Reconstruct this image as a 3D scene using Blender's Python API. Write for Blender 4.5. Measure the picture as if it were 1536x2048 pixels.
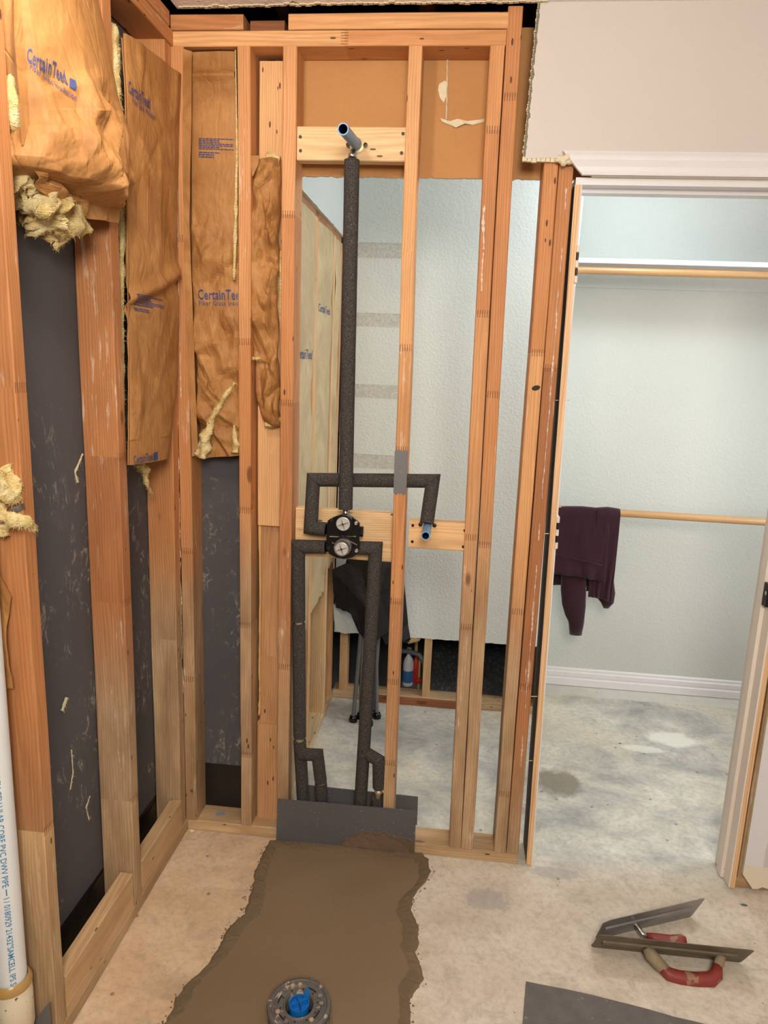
import bpy, bmesh, math, random
from mathutils import Vector, Matrix, noise
random.seed(7)
for o in list(bpy.data.objects): bpy.data.objects.remove(o)
SC = bpy.context.scene
COL = SC.collection
# ------------------------------------------------------------------ camera
RW = Matrix(((0.99351855, -0.06015775, 0.09644655), (0.10657564, 0.1979262, -0.9744059), (0.03952876, 0.97836919, 0.2030547)))
# rows above are world axes of the camera's right / up / back, as columns
P0 = Vector((0.8274, -2.0462, 1.5674)); FPX = 1408.0
cam = bpy.data.objects.new('camera', bpy.data.cameras.new('camera')); COL.objects.link(cam)
cam.matrix_world = Matrix.Translation(P0) @ RW.to_4x4()
cam.data.sensor_fit = 'VERTICAL'; cam.data.sensor_height = 36; cam.data.lens = FPX/2048*36
cam.data.clip_start = .02; cam.data.clip_end = 50
SC.camera = cam
# ------------------------------------------------------------------ world, light, exposure
w = bpy.data.worlds.new('world'); SC.world = w; w.use_nodes = True
w.node_tree.nodes['Background'].inputs[0].default_value = (.8, .85, 1, 1); w.node_tree.nodes['Background'].inputs[1].default_value = 0.02
def area(name, loc, aim, size, power, color, shape='DISK'):
    l = bpy.data.lights.new(name, 'AREA'); l.shape = shape; l.size = size; l.energy = power; l.color = color
    if shape == 'RECTANGLE': l.size_y = size
    o = bpy.data.objects.new(name, l); COL.objects.link(o); o.location = loc
    o.rotation_euler = (Vector(aim)-Vector(loc)).to_track_quat('-Z', 'Y').to_euler(); return o
def bulb(name, loc, r, power, color):
    l = bpy.data.lights.new(name, 'POINT'); l.shadow_soft_size = r; l.energy = power; l.color = color
    o = bpy.data.objects.new(name, l); COL.objects.link(o); o.location = loc; return o
bulb('bathroom_ceiling_lamp', (.28, -.95, 2.34), .06, 13, (1, .90, .77))
area('bathroom_fill_light', (1.0, -2.75, 2.2), (.75, 0, 1.0), .7, 50, (1, .93, .83))  # added broad fill from behind the camera, not a known fixture
bulb('closet_ceiling_lamp', (1.58, .60, 2.30), .10, 15.5, (.84, .94, 1))
area('passage_daylight', (2.66, .35, 1.35), (.6, .8, .8), .8, 15, (.88, .95, 1))
SC.view_settings.view_transform = 'Standard'; SC.view_settings.look = 'None'
SC.view_settings.exposure = 0.0; SC.view_settings.gamma = 1; SC.view_settings.use_curve_mapping = False
try: SC.cycles.max_bounces = 8
except Exception: pass
# ------------------------------------------------------------------ helpers
def at(px, py, ax, val):
    """the point on the plane world[ax] = val seen at a photograph position"""
    r = RW @ Vector((px-768, -(py-1024), -FPX)); t = (val-P0[ax])/r[ax]; return P0+r*t
def nz(x, y=0, z=0): return noise.noise(Vector((x, y, z)))
def lin(r, g, b): return tuple(((c/255)/12.92 if c/255 < .04045 else ((c/255+.055)/1.055)**2.4) for c in (r, g, b))
def tag(o, label=None, cat=None, group=None, kind=None):
    if label: o['label'] = label
    if cat: o['category'] = cat
    if group: o['group'] = group
    if kind: o['kind'] = kind
    return o
def empty(name, loc=(0, 0, 0), rot=(0, 0, 0), **k):
    o = bpy.data.objects.new(name, None); COL.objects.link(o); o.location = loc; o.rotation_euler = rot; o.empty_display_size = .1
    return tag(o, **k)
def mk(name, verts, faces, mat, parent=None, smooth=False, loc=None, attrs=None, mats=None, midx=None, **k):
    me = bpy.data.meshes.new(name); me.from_pydata([tuple(v) for v in verts], [], faces)
    for m in (mats or [mat]): me.materials.append(m)
    if midx: me.polygons.foreach_set('material_index', midx)
    if smooth: me.polygons.foreach_set('use_smooth', [True]*len(me.polygons))
    for nm, typ, vals in (attrs or []):
        a = me.attributes.new(nm, typ, 'POINT')
        flat = [c for v in vals for c in v]
        a.data.foreach_set('vector' if typ == 'FLOAT_VECTOR' else 'color', flat)
    me.update(); o = bpy.data.objects.new(name, me); COL.objects.link(o); o.parent = parent
    if loc is not None: o.location = loc
    return tag(o, **k)
class MB:
    def __init__(s): s.v = []; s.f = []; s.m = []
    def add(s, vs, fs, m=0):
        b = len(s.v); s.v += [Vector(v) for v in vs]; s.f += [tuple(i+b for i in f) for f in fs]; s.m += [m]*len(fs); return s
    def box(s, lo, hi, m=0, c=0):
        x0, y0, z0 = lo; x1, y1, z1 = hi
        if c:
            bm = bmesh.new(); bmesh.ops.create_cube(bm, size=1)
            for v in bm.verts: v.co = Vector(((x0+x1)/2+v.co.x*(x1-x0), (y0+y1)/2+v.co.y*(y1-y0), (z0+z1)/2+v.co.z*(z1-z0)))
            bmesh.ops.bevel(bm, geom=bm.edges[:], offset=c, segments=2, affect='EDGES', profile=.5)
            bm.verts.index_update(); s.add([v.co.copy() for v in bm.verts], [tuple(v.index for v in f.verts) for f in bm.faces], m); bm.free(); return s
        return s.add([(x0,y0,z0),(x1,y0,z0),(x1,y1,z0),(x0,y1,z0),(x0,y0,z1),(x1,y0,z1),(x1,y1,z1),(x0,y1,z1)],
                     [(0,3,2,1),(4,5,6,7),(0,1,5,4),(1,2,6,5),(2,3,7,6),(3,0,4,7)], m)
    def tube(s, pts, r, n=16, m=0, cap=True, jit=0):
        pts = [Vector(p) for p in pts]; rs = r if isinstance(r, (list, tuple)) else [r]*len(pts)
        rings = []; up = None
        for i, p in enumerate(pts):
            a = (pts[i]-pts[i-1]).normalized() if i else (pts[1]-pts[0]).normalized()
            b = (pts[i+1]-pts[i]).normalized() if i < len(pts)-1 else a
            t = (a+b).normalized()
            if up is None: up = t.orthogonal().normalized()
            up = (up-t*up.dot(t)).normalized(); sd = t.cross(up); k = 1/max(.35, t.dot(a))
            bend = (b-a); bend = bend.normalized() if bend.length > 1e-4 else None
            ring = []
            for j in range(n):
                an = 2*math.pi*j/n; d = up*math.cos(an)+sd*math.sin(an)
                if bend: bb = (bend-t*bend.dot(t)).normalized(); d = d+bb*d.dot(bb)*(k-1)
                q = p+d*rs[i]*(1+(jit*nz(d.x*2+p.x*30, d.y*2+p.y*30, p.z*30+d.z*2) if jit else 0)); ring.append(q)
            rings.append(ring)
        vs = [q for R in rings for q in R]; fs = []
        for i in range(len(rings)-1):
            for j in range(n): fs.append((i*n+j, i*n+(j+1) % n, (i+1)*n+(j+1) % n, (i+1)*n+j))
        if cap: fs += [tuple(reversed(range(n))), tuple(range((len(rings)-1)*n, len(rings)*n))]
        return s.add(vs, fs, m)
    def lathe(s, o, axis, prof, n=32, m=0):
        """prof: (radius, distance along axis)"""
        o = Vector(o); ax = Vector(axis).normalized(); u = ax.orthogonal().normalized(); v = ax.cross(u)
        vs = [o+ax*h+(u*math.cos(2*math.pi*j/n)+v*math.sin(2*math.pi*j/n))*max(r, 1e-5) for r, h in prof for j in range(n)]
        fs = [(i*n+j, i*n+(j+1) % n, (i+1)*n+(j+1) % n, (i+1)*n+j) for i in range(len(prof)-1) for j in range(n)]
        return s.add(vs, fs, m)
    def poly(s, pts, nrm, t, m=0, mside=None, mback=None):
        """flat outline pts given thickness t along -nrm"""
        nrm = Vector(nrm); n = len(pts); a = [Vector(p) for p in pts]; b = [p-nrm*t for p in a]
        s.add(a, [tuple(range(n))], m); s.add(b, [tuple(reversed(range(n)))], m if mback is None else mback)
        s.add(a+b, [(i, n+i, n+(i+1) % n, (i+1) % n) for i in range(n)], m if mside is None else mside); return s
    def build(s, name, mats, parent=None, smooth=False, **k):
        mats = mats if isinstance(mats, list) else [mats]
        o = mk(name, s.v, s.f, None, parent, smooth, mats=mats, midx=s.m, **k)
        bm = bmesh.new(); bm.from_mesh(o.data); bmesh.ops.recalc_face_normals(bm, faces=bm.faces); bm.to_mesh(o.data); bm.free()
        return o
def autosm(o, ang=.7):
    me = o.data; me.polygons.foreach_set('use_smooth', [True]*len(me.polygons))
    try: me.set_sharp_from_angle(angle=ang)
    except Exception: pass
    return o
# ------------------------------------------------------------------ materials
class NT:
    def __init__(s, name):
        s.m = bpy.data.materials.new(name); s.m.use_nodes = True; s.t = s.m.node_tree; s.n = s.t.nodes; s.l = s.t.links
        s.b = s.n['Principled BSDF']
    def node(s, typ, **k):
        n = s.n.new(typ)
        for a, b in k.items(): setattr(n, a, b)
        return n
    def inp(s, sock, v):
        if hasattr(v, 'is_output') or isinstance(v, bpy.types.NodeSocket): s.l.new(v, sock)
        else:
            if isinstance(v, (tuple, list)) and len(v) == 3 and sock.type == 'RGBA': v = (*v, 1)
            sock.default_value = v
    def mth(s, op, a, b=0, c=0, clamp=False):
        n = s.node('ShaderNodeMath', operation=op, use_clamp=clamp); s.inp(n.inputs[0], a); s.inp(n.inputs[1], b); s.inp(n.inputs[2], c); return n.outputs[0]
    def vm(s, op, a, b=(0, 0, 0)):
        n = s.node('ShaderNodeVectorMath', operation=op); s.inp(n.inputs[0], a); s.inp(n.inputs[1], b); return n.outputs[0] if op not in ('LENGTH', 'DISTANCE') else n.outputs[1]
    def pos(s): return s.node('ShaderNodeNewGeometry').outputs['Position']
    def obj(s): return s.node('ShaderNodeTexCoord').outputs['Object']
    def sep(s, v):
        n = s.node('ShaderNodeSeparateXYZ'); s.l.new(v, n.inputs[0]); return n.outputs
    def noise(s, v, sc, det=4, rough=.5, dist=0):
        n = s.node('ShaderNodeTexNoise'); s.l.new(v, n.inputs['Vector']); n.inputs['Scale'].default_value = sc; n.inputs['Detail'].default_value = det; n.inputs['Roughness'].default_value = rough; n.inputs['Distortion'].default_value = dist; return n.outputs[0]
    def vor(s, v, sc, feat='F1', out=0):
        n = s.node('ShaderNodeTexVoronoi', feature=feat); s.l.new(v, n.inputs['Vector']); n.inputs['Scale'].default_value = sc; return n.outputs[out]
    def mix(s, f, a, b, mode='MIX'):
        n = s.node('ShaderNodeMix', data_type='RGBA', blend_type=mode); s.inp(n.inputs[0], f); s.inp(n.inputs[6], a); s.inp(n.inputs[7], b); return n.outputs[2]
    def step(s, v, lo, hi):
        n = s.node('ShaderNodeMapRange', interpolation_type='SMOOTHSTEP'); s.inp(n.inputs[0], v); n.inputs[1].default_value = lo; n.inputs[2].default_value = hi; return n.outputs[0]
    def ramp(s, f, stops):
        n = s.node('ShaderNodeValToRGB'); s.inp(n.inputs[0], f); e = n.color_ramp.elements
        while len(e) < len(stops): e.new(.5)
        for i, (p, c) in enumerate(stops): e[i].position = p; e[i].color = (*c, 1)
        return n.outputs[0]
    def attr(s, name): return s.node('ShaderNodeAttribute', attribute_name=name).outputs
    def bump(s, h, d=.002, st=1):
        n = s.node('ShaderNodeBump'); s.inp(n.inputs['Height'], h); n.inputs['Distance'].default_value = d; n.inputs['Strength'].default_value = st; s.l.new(n.outputs[0], s.b.inputs['Normal']); return s
    def fin(s, col=None, rough=.6, metal=0, spec=None, **k):
        if col is not None: s.inp(s.b.inputs['Base Color'], col)
        s.inp(s.b.inputs['Roughness'], rough); s.inp(s.b.inputs['Metallic'], metal)
        if spec is not None: s.b.inputs['Specular IOR Level'].default_value = spec
        for a, b in k.items(): s.inp(s.b.inputs[a], b)
        return s.m
def flat(name, rgb, rough=.6, metal=0, var=.12, sc=20, bump=0, bsc=60, spec=None, speck=None):
    t = NT(name); p = t.obj(); c = lin(*rgb); n = t.noise(p, sc, 4)
    col = t.mix(n, tuple(x*(1-var) for x in c), tuple(min(1, x*(1+var)) for x in c))
    if speck: col = t.mix(t.step(t.noise(p, speck[1], 3), speck[2], speck[2]+.05), col, lin(*speck[0]))
    if bump: t.bump(t.noise(p, bsc, 4), bump)
    return t.fin(col, rough, metal, spec)
def wood_mat():
    t = NT('framing_wood'); g = t.attr('grain')[1]; tn = t.attr('tone')[0]; ts = t.node('ShaderNodeSeparateColor'); t.l.new(tn, ts.inputs[0]); tone, tan, joint = ts.outputs
    seed = t.attr('seed')[1]
    gg = t.vm('ADD', g, seed)
    warp = t.noise(t.vm('MULTIPLY', gg, (9, 9, 1.3)), 1, 3)
    gs = t.sep(g); so = t.sep(seed)
    cx = t.mth('SUBTRACT', gs[0], t.mth('MULTIPLY', t.mth('FRACT', so[0]), .08)); cy = t.mth('ADD', gs[1], .03)
    rad = t.mth('SQRT', t.mth('ADD', t.mth('MULTIPLY', cx, cx), t.mth('MULTIPLY', cy, cy)))
    ring = t.mth('ADD', t.mth('MULTIPLY', t.mth('SINE', t.mth('ADD', t.mth('MULTIPLY', rad, 900), t.mth('MULTIPLY', warp, 46))), .5), .5)
    fib = t.noise(t.vm('MULTIPLY', gg, (420, 420, 9)), 1, 3)
    blot = t.noise(t.vm('MULTIPLY', gg, (14, 14, 3)), 1, 4, .6)
    base = t.ramp(tone, [(0, lin(238, 210, 164)), (.35, lin(230, 180, 126)), (.6, lin(204, 140, 88)), (1, lin(146, 92, 60))])
    base = t.mix(tan, base, t.ramp(blot, [(.3, lin(156, 130, 100)), (.7, lin(194, 166, 132))]))
    k = t.mth('ADD', .82, t.mth('MULTIPLY', ring, .16)); k = t.mth('MULTIPLY', k, t.mth('ADD', .8, t.mth('MULTIPLY', fib, .4))); k = t.mth('MULTIPLY', k, t.mth('ADD', .72, t.mth('MULTIPLY', blot, .56)))
    kc = t.node('ShaderNodeCombineColor'); t.l.new(k, kc.inputs[0]); t.l.new(t.mth('POWER', k, 1.15), kc.inputs[1]); t.l.new(t.mth('POWER', k, 1.35), kc.inputs[2])
    col = t.mix(1, base, kc.outputs[0], 'MULTIPLY')
    # knots
    kv = t.vm('MULTIPLY', gg, (11, 11, 4.2)); kd = t.vor(kv, 1); kr = t.sep(t.vor(kv, 1, out=1))
    hs = t.mth('MULTIPLY', t.mth('GREATER_THAN', kr[0], .55), .13); kf = t.mth('SUBTRACT', 1, t.step(t.mth('DIVIDE', kd, t.mth('ADD', hs, .0001)), .6, 1.1))
    kf = t.mth('MULTIPLY', kf, t.mth('GREATER_THAN', kr[0], .55))
    col = t.mix(t.mth('MULTIPLY', kf, .75), col, lin(96, 52, 24))
    # nail holes and dents
    nv = t.vm('MULTIPLY', gg, (60, 60, 18)); nd = t.vor(nv, 1); nr = t.sep(t.vor(nv, 1, out=1))
    nf = t.mth('MULTIPLY', t.mth('LESS_THAN', nd, .16), t.mth('GREATER_THAN', nr[1], .86)); col = t.mix(t.mth('MULTIPLY', nf, .85), col, lin(48, 28, 16))
    # gypsum dust and paper left on the wood
    dn = t.noise(t.vm('MULTIPLY', gg, (60, 60, 7)), 1, 5, .7); dm = t.noise(t.vm('MULTIPLY', gg, (5, 5, 1.6)), 1, 2)
    df = t.mth('MULTIPLY', t.step(dn, .57, .68), t.step(dm, .5, .62)); col = t.mix(t.mth('MULTIPLY', df, .6), col, lin(225, 205, 185))
    # finger joints: dark comb slits
    comb = t.mth('LESS_THAN', t.mth('FRACT', t.mth('MULTIPLY', t.mth('ADD', gs[0], gs[1]), 150)), .34)
    wide = t.mth('GREATER_THAN', t.mth('MAXIMUM', t.mth('ABSOLUTE', gs[0]), t.mth('ABSOLUTE', gs[1])), .0425)
    col = t.mix(t.mth('MULTIPLY', t.mth('MULTIPLY', t.mth('MULTIPLY', comb, joint), wide), .7), col, lin(90, 48, 22))
    h = t.mth('SUBTRACT', t.mth('ADD', t.mth('MULTIPLY', fib, .6), t.mth('MULTIPLY', blot, .4)), t.mth('MULTIPLY', nf, 1.5))
    t.bump(h, .0009); return t.fin(col, .62, spec=.35)
M = {}
M['wood'] = wood_mat()
def kraft(name, a, b):
    t = NT(name); p = t.obj(); n = t.noise(p, 7, 5, .65, .6); f = t.noise(t.vm('MULTIPLY', p, (160, 160, 22)), 1, 4)
    col = t.ramp(n, [(.3, lin(*a)), (.72, lin(*b))]); col = t.mix(t.mth('MULTIPLY', f, .5), col, lin(*[x*.72 for x in a]))
    cr = t.mth('ABSOLUTE', t.mth('SUBTRACT', t.noise(t.vm('MULTIPLY', p, (1, 1, .5)), 14, 3, .55, .8), .5)); h = t.mth('ADD', t.mth('MULTIPLY', t.step(cr, 0, .09), .45), t.mth('MULTIPLY', t.noise(p, 35, 5, .6), .7))
    t.bump(h, .003, .7); return t.fin(col, .55, spec=.25)
M['kraft'] = kraft('kraft_paper', (158, 106, 56), (205, 152, 94))
M['kraft_pale'] = kraft('pale_kraft_paper', (188, 164, 124), (226, 204, 162))  # kraft paled for the next room: missing warm light put into the colour
def fiber():
    t = NT('yellow_fiberglass'); p = t.obj(); n = t.noise(p, 26, 6, .7); f = t.noise(t.vm('MULTIPLY', p, (60, 200, 300)), 1, 4)
    col = t.ramp(n, [(.3, lin(184, 156, 100)), (.5, lin(226, 200, 138)), (.75, lin(246, 234, 194))]); t.bump(t.mth('ADD', n, f), .006); return t.fin(col, .95, spec=.1)
M['fiber'] = fiber()
def floor_mat():
    t = NT('bare_concrete'); p = t.pos(); s = t.sep(p)
    n1 = t.noise(p, 1.6, 4, .6, .4); n2 = t.noise(t.vm('MULTIPLY', p, (1, 1.35, 1)), 3.6, 9, .72, .35); n3 = t.noise(p, 55, 5, .6); n4 = t.noise(p, 15, 6, .75, .5)
    tan = t.ramp(n2, [(.28, lin(196, 162, 128)), (.5, lin(218, 188, 154)), (.72, lin(232, 210, 180))])
    beige = t.ramp(n2, [(.28, lin(192, 178, 160)), (.5, lin(212, 200, 182)), (.72, lin(228, 218, 204))])
    grey = t.ramp(n2, [(.32, lin(150, 150, 144)), (.45, lin(184, 184, 178)), (.55, lin(206, 204, 192)), (.7, lin(232, 228, 214))])
    grey = t.mix(t.mth('MULTIPLY', t.step(n1, .46, .62), .65), grey, t.ramp(n4, [(.3, lin(206, 196, 172)), (.7, lin(244, 236, 214))]))  # cream patches: warm light spilling through the doorway, painted into the floor
    fx = t.step(t.mth('ADD', s[0], t.mth('MULTIPLY', n1, .5)), .75, 1.15); fy = t.step(t.mth('ADD', s[1], t.mth('MULTIPLY', n1, .22)), .05, .2)
    col = t.mix(fy, t.mix(fx, tan, beige), grey)  # greyer past the wall: partly the concrete, mostly that room's light painted in
    col = t.mix(t.mth('MULTIPLY', t.step(n4, .5, .66), .34), col, lin(150, 142, 130)); col = t.mix(t.mth('MULTIPLY', t.step(n3, .4, .75), .32), col, lin(146, 132, 114))
    nd = t.vm('ADD', p, t.vm('MULTIPLY', t.node('ShaderNodeTexNoise').outputs[1], (0, 0, 0)))
    sp = t.vor(nd, 17); sc = t.sep(t.vor(nd, 17, out=1)); col = t.mix(t.mth('MULTIPLY', t.mth('MULTIPLY', t.mth('LESS_THAN', sp, .1), t.mth('GREATER_THAN', sc[0], .72)), .6), col, lin(96, 84, 72))
    def spot(cx, cy, rx, ry, c, amt, nsc=9):
        q = t.vm('MULTIPLY', t.vm('SUBTRACT', p, (cx, cy, 0)), (1/rx, 1/ry, 0)); d = t.mth('ADD', t.vm('LENGTH', q), t.mth('MULTIPLY', t.mth('SUBTRACT', t.noise(p, nsc, 5, .65), .5), 1.5))
        nonlocal col; col = t.mix(t.mth('MULTIPLY', t.mth('SUBTRACT', 1, t.step(d, .7, 1.15)), amt), col, c)
    spot(1.30, .50, .085, .1, lin(134, 126, 110), .85); spot(1.86, .93, .11, .07, lin(236, 238, 226), .8); spot(1.70, .82, .1, .03, lin(232, 234, 222), .7)
    spot(1.0, -.17, .07, .05, lin(150, 148, 148), .5, 30); spot(.20, -.23, .07, .02, lin(232, 208, 176), .35, 30); spot(1.22, -.02, .08, .03, lin(140, 142, 142), .45, 30)
    spot(.22, -.60, .10, .04, lin(170, 148, 122), .35, 25)
    t.bump(t.mth('ADD', t.mth('MULTIPLY', n4, .7), t.mth('MULTIPLY', n3, .3)),   .006, .9)
    return t.fin(col, t.mth('SUBTRACT', .72, t.mth('MULTIPLY', fy, .2)), spec=.35)
M['wool'] = flat('pale_dusty_wool', (196, 184, 150), .95)
M['floor'] = floor_mat()
def wetc(name, a, b, rough, amt):
    t = NT(name); p = t.pos(); n = t.noise(p, 3, 3); f = t.noise(p, 60, 5, .7); col = t.mix(n, lin(*a), lin(*b)); col = t.mix(t.mth('MULTIPLY', f, .25), col, lin(*[x*.7 for x in a]))
    t.bump(t.mth('ADD', t.mth('MULTIPLY', f, .5), t.noise(p, 9, 3)), amt); return t.fin(col, rough, spec=.4)
M['patch'] = wetc('wet_concrete', (122, 100, 74), (140, 120, 94), .42, .0012)
M['rim'] = wetc('crumbly_concrete', (92, 76, 56), (140, 120, 92), .8, .008)
def drywall(name, rgb, peel=.0012, white=None):
    t = NT(name); p = t.pos(); n = t.noise(p, 95, 3, .6, .3); c = lin(*rgb); col = t.mix(t.noise(p, 3, 3), tuple(x*.96 for x in c), tuple(min(1, x*1.03) for x in c))
    if white:
        s = t.sep(p); m = t.mth('MULTIPLY', t.mth('LESS_THAN', t.mth('ADD', s[0], t.mth('MULTIPLY', t.noise(p, 9), .02)), 1.862), t.mth('LESS_THAN', s[2], 2.1)); m = t.mth('MULTIPLY', m, t.mth('GREATER_THAN', s[0], 1.7))
        col = t.mix(m, col, lin(*white))
        m2 = t.mth('MULTIPLY', t.mth('GREATER_THAN', s[0], 1.7), t.mth('LESS_THAN', t.mth('ADD', s[2], t.mth('MULTIPLY', t.noise(p, 14), .05)), .12)); col = t.mix(m2, col, lin(226, 214, 196))
    t.bump(t.step(n, .35, .7), peel, .7); return t.fin(col, .55, spec=.3)
M['greige'] = drywall('greige_painted_drywall', (206, 198, 192), .0003, (222, 220, 224))
M['offwhite'] = drywall('off_white_textured_drywall', (212, 218, 214), .0011)
M['closet'] = drywall('shaded_off_white_drywall', (202, 207, 201), .0011)  # same off-white wall, with the shelf's shade darkened into the colour
M['ceil'] = drywall('white_ceiling_drywall', (244, 242, 242), .0014)
M['gyp'] = flat('torn_gypsum', (222, 210, 180), .95, var=.12, sc=60, bump=.004, bsc=120)
def backp():
    t = NT('brown_drywall_backing_paper'); p = t.pos(); n = t.noise(p, 5, 4); col = t.mix(n, lin(178, 128, 80), lin(204, 154, 102)); f = t.noise(p, 130, 3); col = t.mix(t.mth('MULTIPLY', f, .25), col, lin(150, 104, 62))
    t.bump(f, .0004); return t.fin(col, .85, spec=.15)
M['backp'] = backp()
def sheath():
    t = NT('dark_grey_sheathing'); p = t.pos(); n = t.noise(p, 3, 4); col = t.mix(n, lin(74, 72, 76), lin(92, 89, 92))
    w = t.noise(t.vm('MULTIPLY', p, (1, 1, .55)), 28, 6, .8, 1.2); m = t.noise(p, 3.4, 3, .6); s = t.sep(p)
    low = t.mth('SUBTRACT', 1, t.step(s[2], 1.2, 1.6)); f = t.mth('MULTIPLY', t.mth('MULTIPLY', t.step(w, .53, .66), t.step(m, .42, .56)), low)
    col = t.mix(t.mth('MULTIPLY', f, .6), col, lin(190, 180, 165)); return t.fin(col, .75, spec=.25)
M['sheath'] = sheath()
M['black'] = flat('black_membrane', (22, 20, 20), .45, bump=.004, bsc=14)
def foamm():
    t = NT('black_pipe_foam'); p = t.obj(); n = t.noise(p, 420, 2, .7); col = t.ramp(n, [(.35, lin(46, 44, 44)), (.56, lin(72, 68, 66)), (.7, lin(126, 112, 98))]); t.bump(n, .0015); return t.fin(col, .9, spec=.2)
M['foam'] = foamm()
M['blue'] = flat('blue_pipe_plastic', (112, 156, 196), .4, var=.08, sc=60)
M['blued'] = flat('blue_pipe_inner', (20, 50, 90), .5)
M['valveblk'] = flat('glossy_black_plastic', (14, 14, 16), .22)
M['chrome'] = flat('brushed_metal', (196, 194, 190), .28, 1, var=.05)
M['cap'] = flat('silver_test_cap', (205, 202, 196), .35, .35)
M['steel'] = flat('nail_plate_steel', (116, 114, 116), .5, .25, var=.1)
M['screw'] = flat('dark_screw', (52, 46, 40), .4, .8)
M['brass'] = flat('pale_brass', (214, 196, 158), .4, .6)
def panm():
    t = NT('grey_pan_liner_sheet'); p = t.pos(); s = t.sep(p); n = t.noise(p, 5, 3); col = t.mix(n, lin(82, 80, 82), lin(98, 96, 98))
    q = t.vm('MULTIPLY', t.vm('SUBTRACT', p, (.66, 0, .02)), (7, 0, 17)); d = t.mth('ADD', t.vm('LENGTH', q), t.mth('MULTIPLY', t.noise(p, 30, 5, .7), 1.0)); f = t.mth('SUBTRACT', 1, t.step(d, 1.25, 1.45))
    col = t.mix(f, col, lin(104, 84, 64)); col = t.mix(t.step(t.noise(p, 160, 2), .7, .74), col, lin(170, 166, 160)); t.bump(t.mth('MULTIPLY', f, t.noise(p, 40, 5)), .005); return t.fin(col, .55)
M['pan'] = panm()
M['trim'] = flat('white_painted_trim', (226, 224, 226), .4, var=.03)
M['jamb'] = flat('cream_painted_trim', (226, 214, 202), .45, var=.04, speck=((150, 130, 110), 45, .72))
M['mdf'] = NT('raw_edge').m
def rawedge():
    t = NT('raw_striped_wood_edge'); p = t.pos(); f = t.noise(t.vm('MULTIPLY', p, (420, 300, 2.5)), 1, 3); col = t.ramp(f, [(.35, lin(196, 146, 98)), (.6, lin(236, 198, 154))]); return t.fin(col, .6)
M['raw'] = rawedge()
M['shadeside'] = flat('shaded_jamb_wood', (112, 102, 92), .8)  # unpainted back of the jamb, its shade mixed into the grey
M['pvc'] = flat('white_pvc', (226, 230, 232), .35, var=.03, speck=((120, 110, 95), 70, .74))
M['pvc2'] = flat('grubby_cream_pvc', (226, 216, 190), .5, var=.08, speck=((96, 78, 52), 75, .66))
M['inkblue'] = flat('blue_print', (52, 66, 118), .6, var=.05)
M['inkcyan'] = flat('light_blue_print', (58, 134, 178), .5, var=.05)
M['glue'] = flat('amber_primer', (176, 140, 84), .3)
M['rod'] = NT('x').m
def rodm():
    t = NT('varnished_wooden_rod'); p = t.pos(); f = t.noise(t.vm('MULTIPLY', p, (4, 160, 160)), 1, 4); col = t.mix(f, lin(170, 130, 84), lin(206, 168, 120)); return t.fin(col, .35)
M['rod'] = rodm()
def cloth():
    t = NT('maroon_fleece'); p = t.obj(); n = t.noise(p, 300, 2); col = t.mix(t.noise(p, 8, 3), lin(44, 24, 32), lin(60, 33, 43)); t.bump(n, .0008)
    return t.fin(col, .95, spec=.1, **{'Sheen Weight': .25})
M['cloth'] = cloth()
M['tape'] = flat('blue_masking_tape', (28, 58, 150), .6)
M['fabric'] = flat('black_nylon', (20, 21, 25), .5, bump=.01, bsc=10)
M['legs'] = flat('grey_powder_coated_steel', (118, 120, 124), .4, .3)
M['blueplug'] = flat('bright_blue_plastic', (22, 110, 190), .3, var=.05)
M['drain'] = flat('dusty_cast_grey', (98, 94, 90), .6, .1, var=.25, sc=50, bump=.003, bsc=80, speck=((176, 164, 146), 40, .58))
M['copper'] = flat('pale_bolt', (205, 178, 146), .4, .4)
M['blade'] = flat('cement_caked_blade', (112, 102, 84), .55, .35, var=.25, sc=25, bump=.002, bsc=60)
M['blade2'] = flat('scuffed_steel_blade', (150, 148, 146), .38, .6, var=.35, sc=16)
M['caked'] = flat('cement_caked_cast', (146, 130, 104), .75, bump=.004, bsc=60)
M['red'] = flat('worn_red_rubber', (136, 52, 44), .5, var=.2, sc=30, speck=((150, 116, 90), 26, .62))
M['mat'] = flat('dark_grey_rubber_sheet', (104, 100, 96), .8, var=.28, sc=26, bump=.002, bsc=300, speck=((132, 126, 118), 60, .66))
M['redp'] = flat('red_plastic', (176, 36, 26), .4); M['bluel'] = flat('blue_label', (60, 110, 170), .5); M['whitep'] = flat('white_plastic', (205, 210, 216), .4)
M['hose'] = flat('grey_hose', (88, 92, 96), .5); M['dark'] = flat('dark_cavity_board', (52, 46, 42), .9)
M['stamp'] = flat('blue_grey_stamp', (140, 146, 150), .7)
M['rough'] = NT('y').m
def strip():
    t = NT('scraped_wall_strip'); p = t.pos(); n = t.noise(p, 85, 6, .75); col = t.ramp(n, [(.4, lin(184, 184, 176)), (.6, lin(206, 206, 199))]); t.bump(n, .002); return t.fin(col, .85)
M['strip'] = strip()
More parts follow.
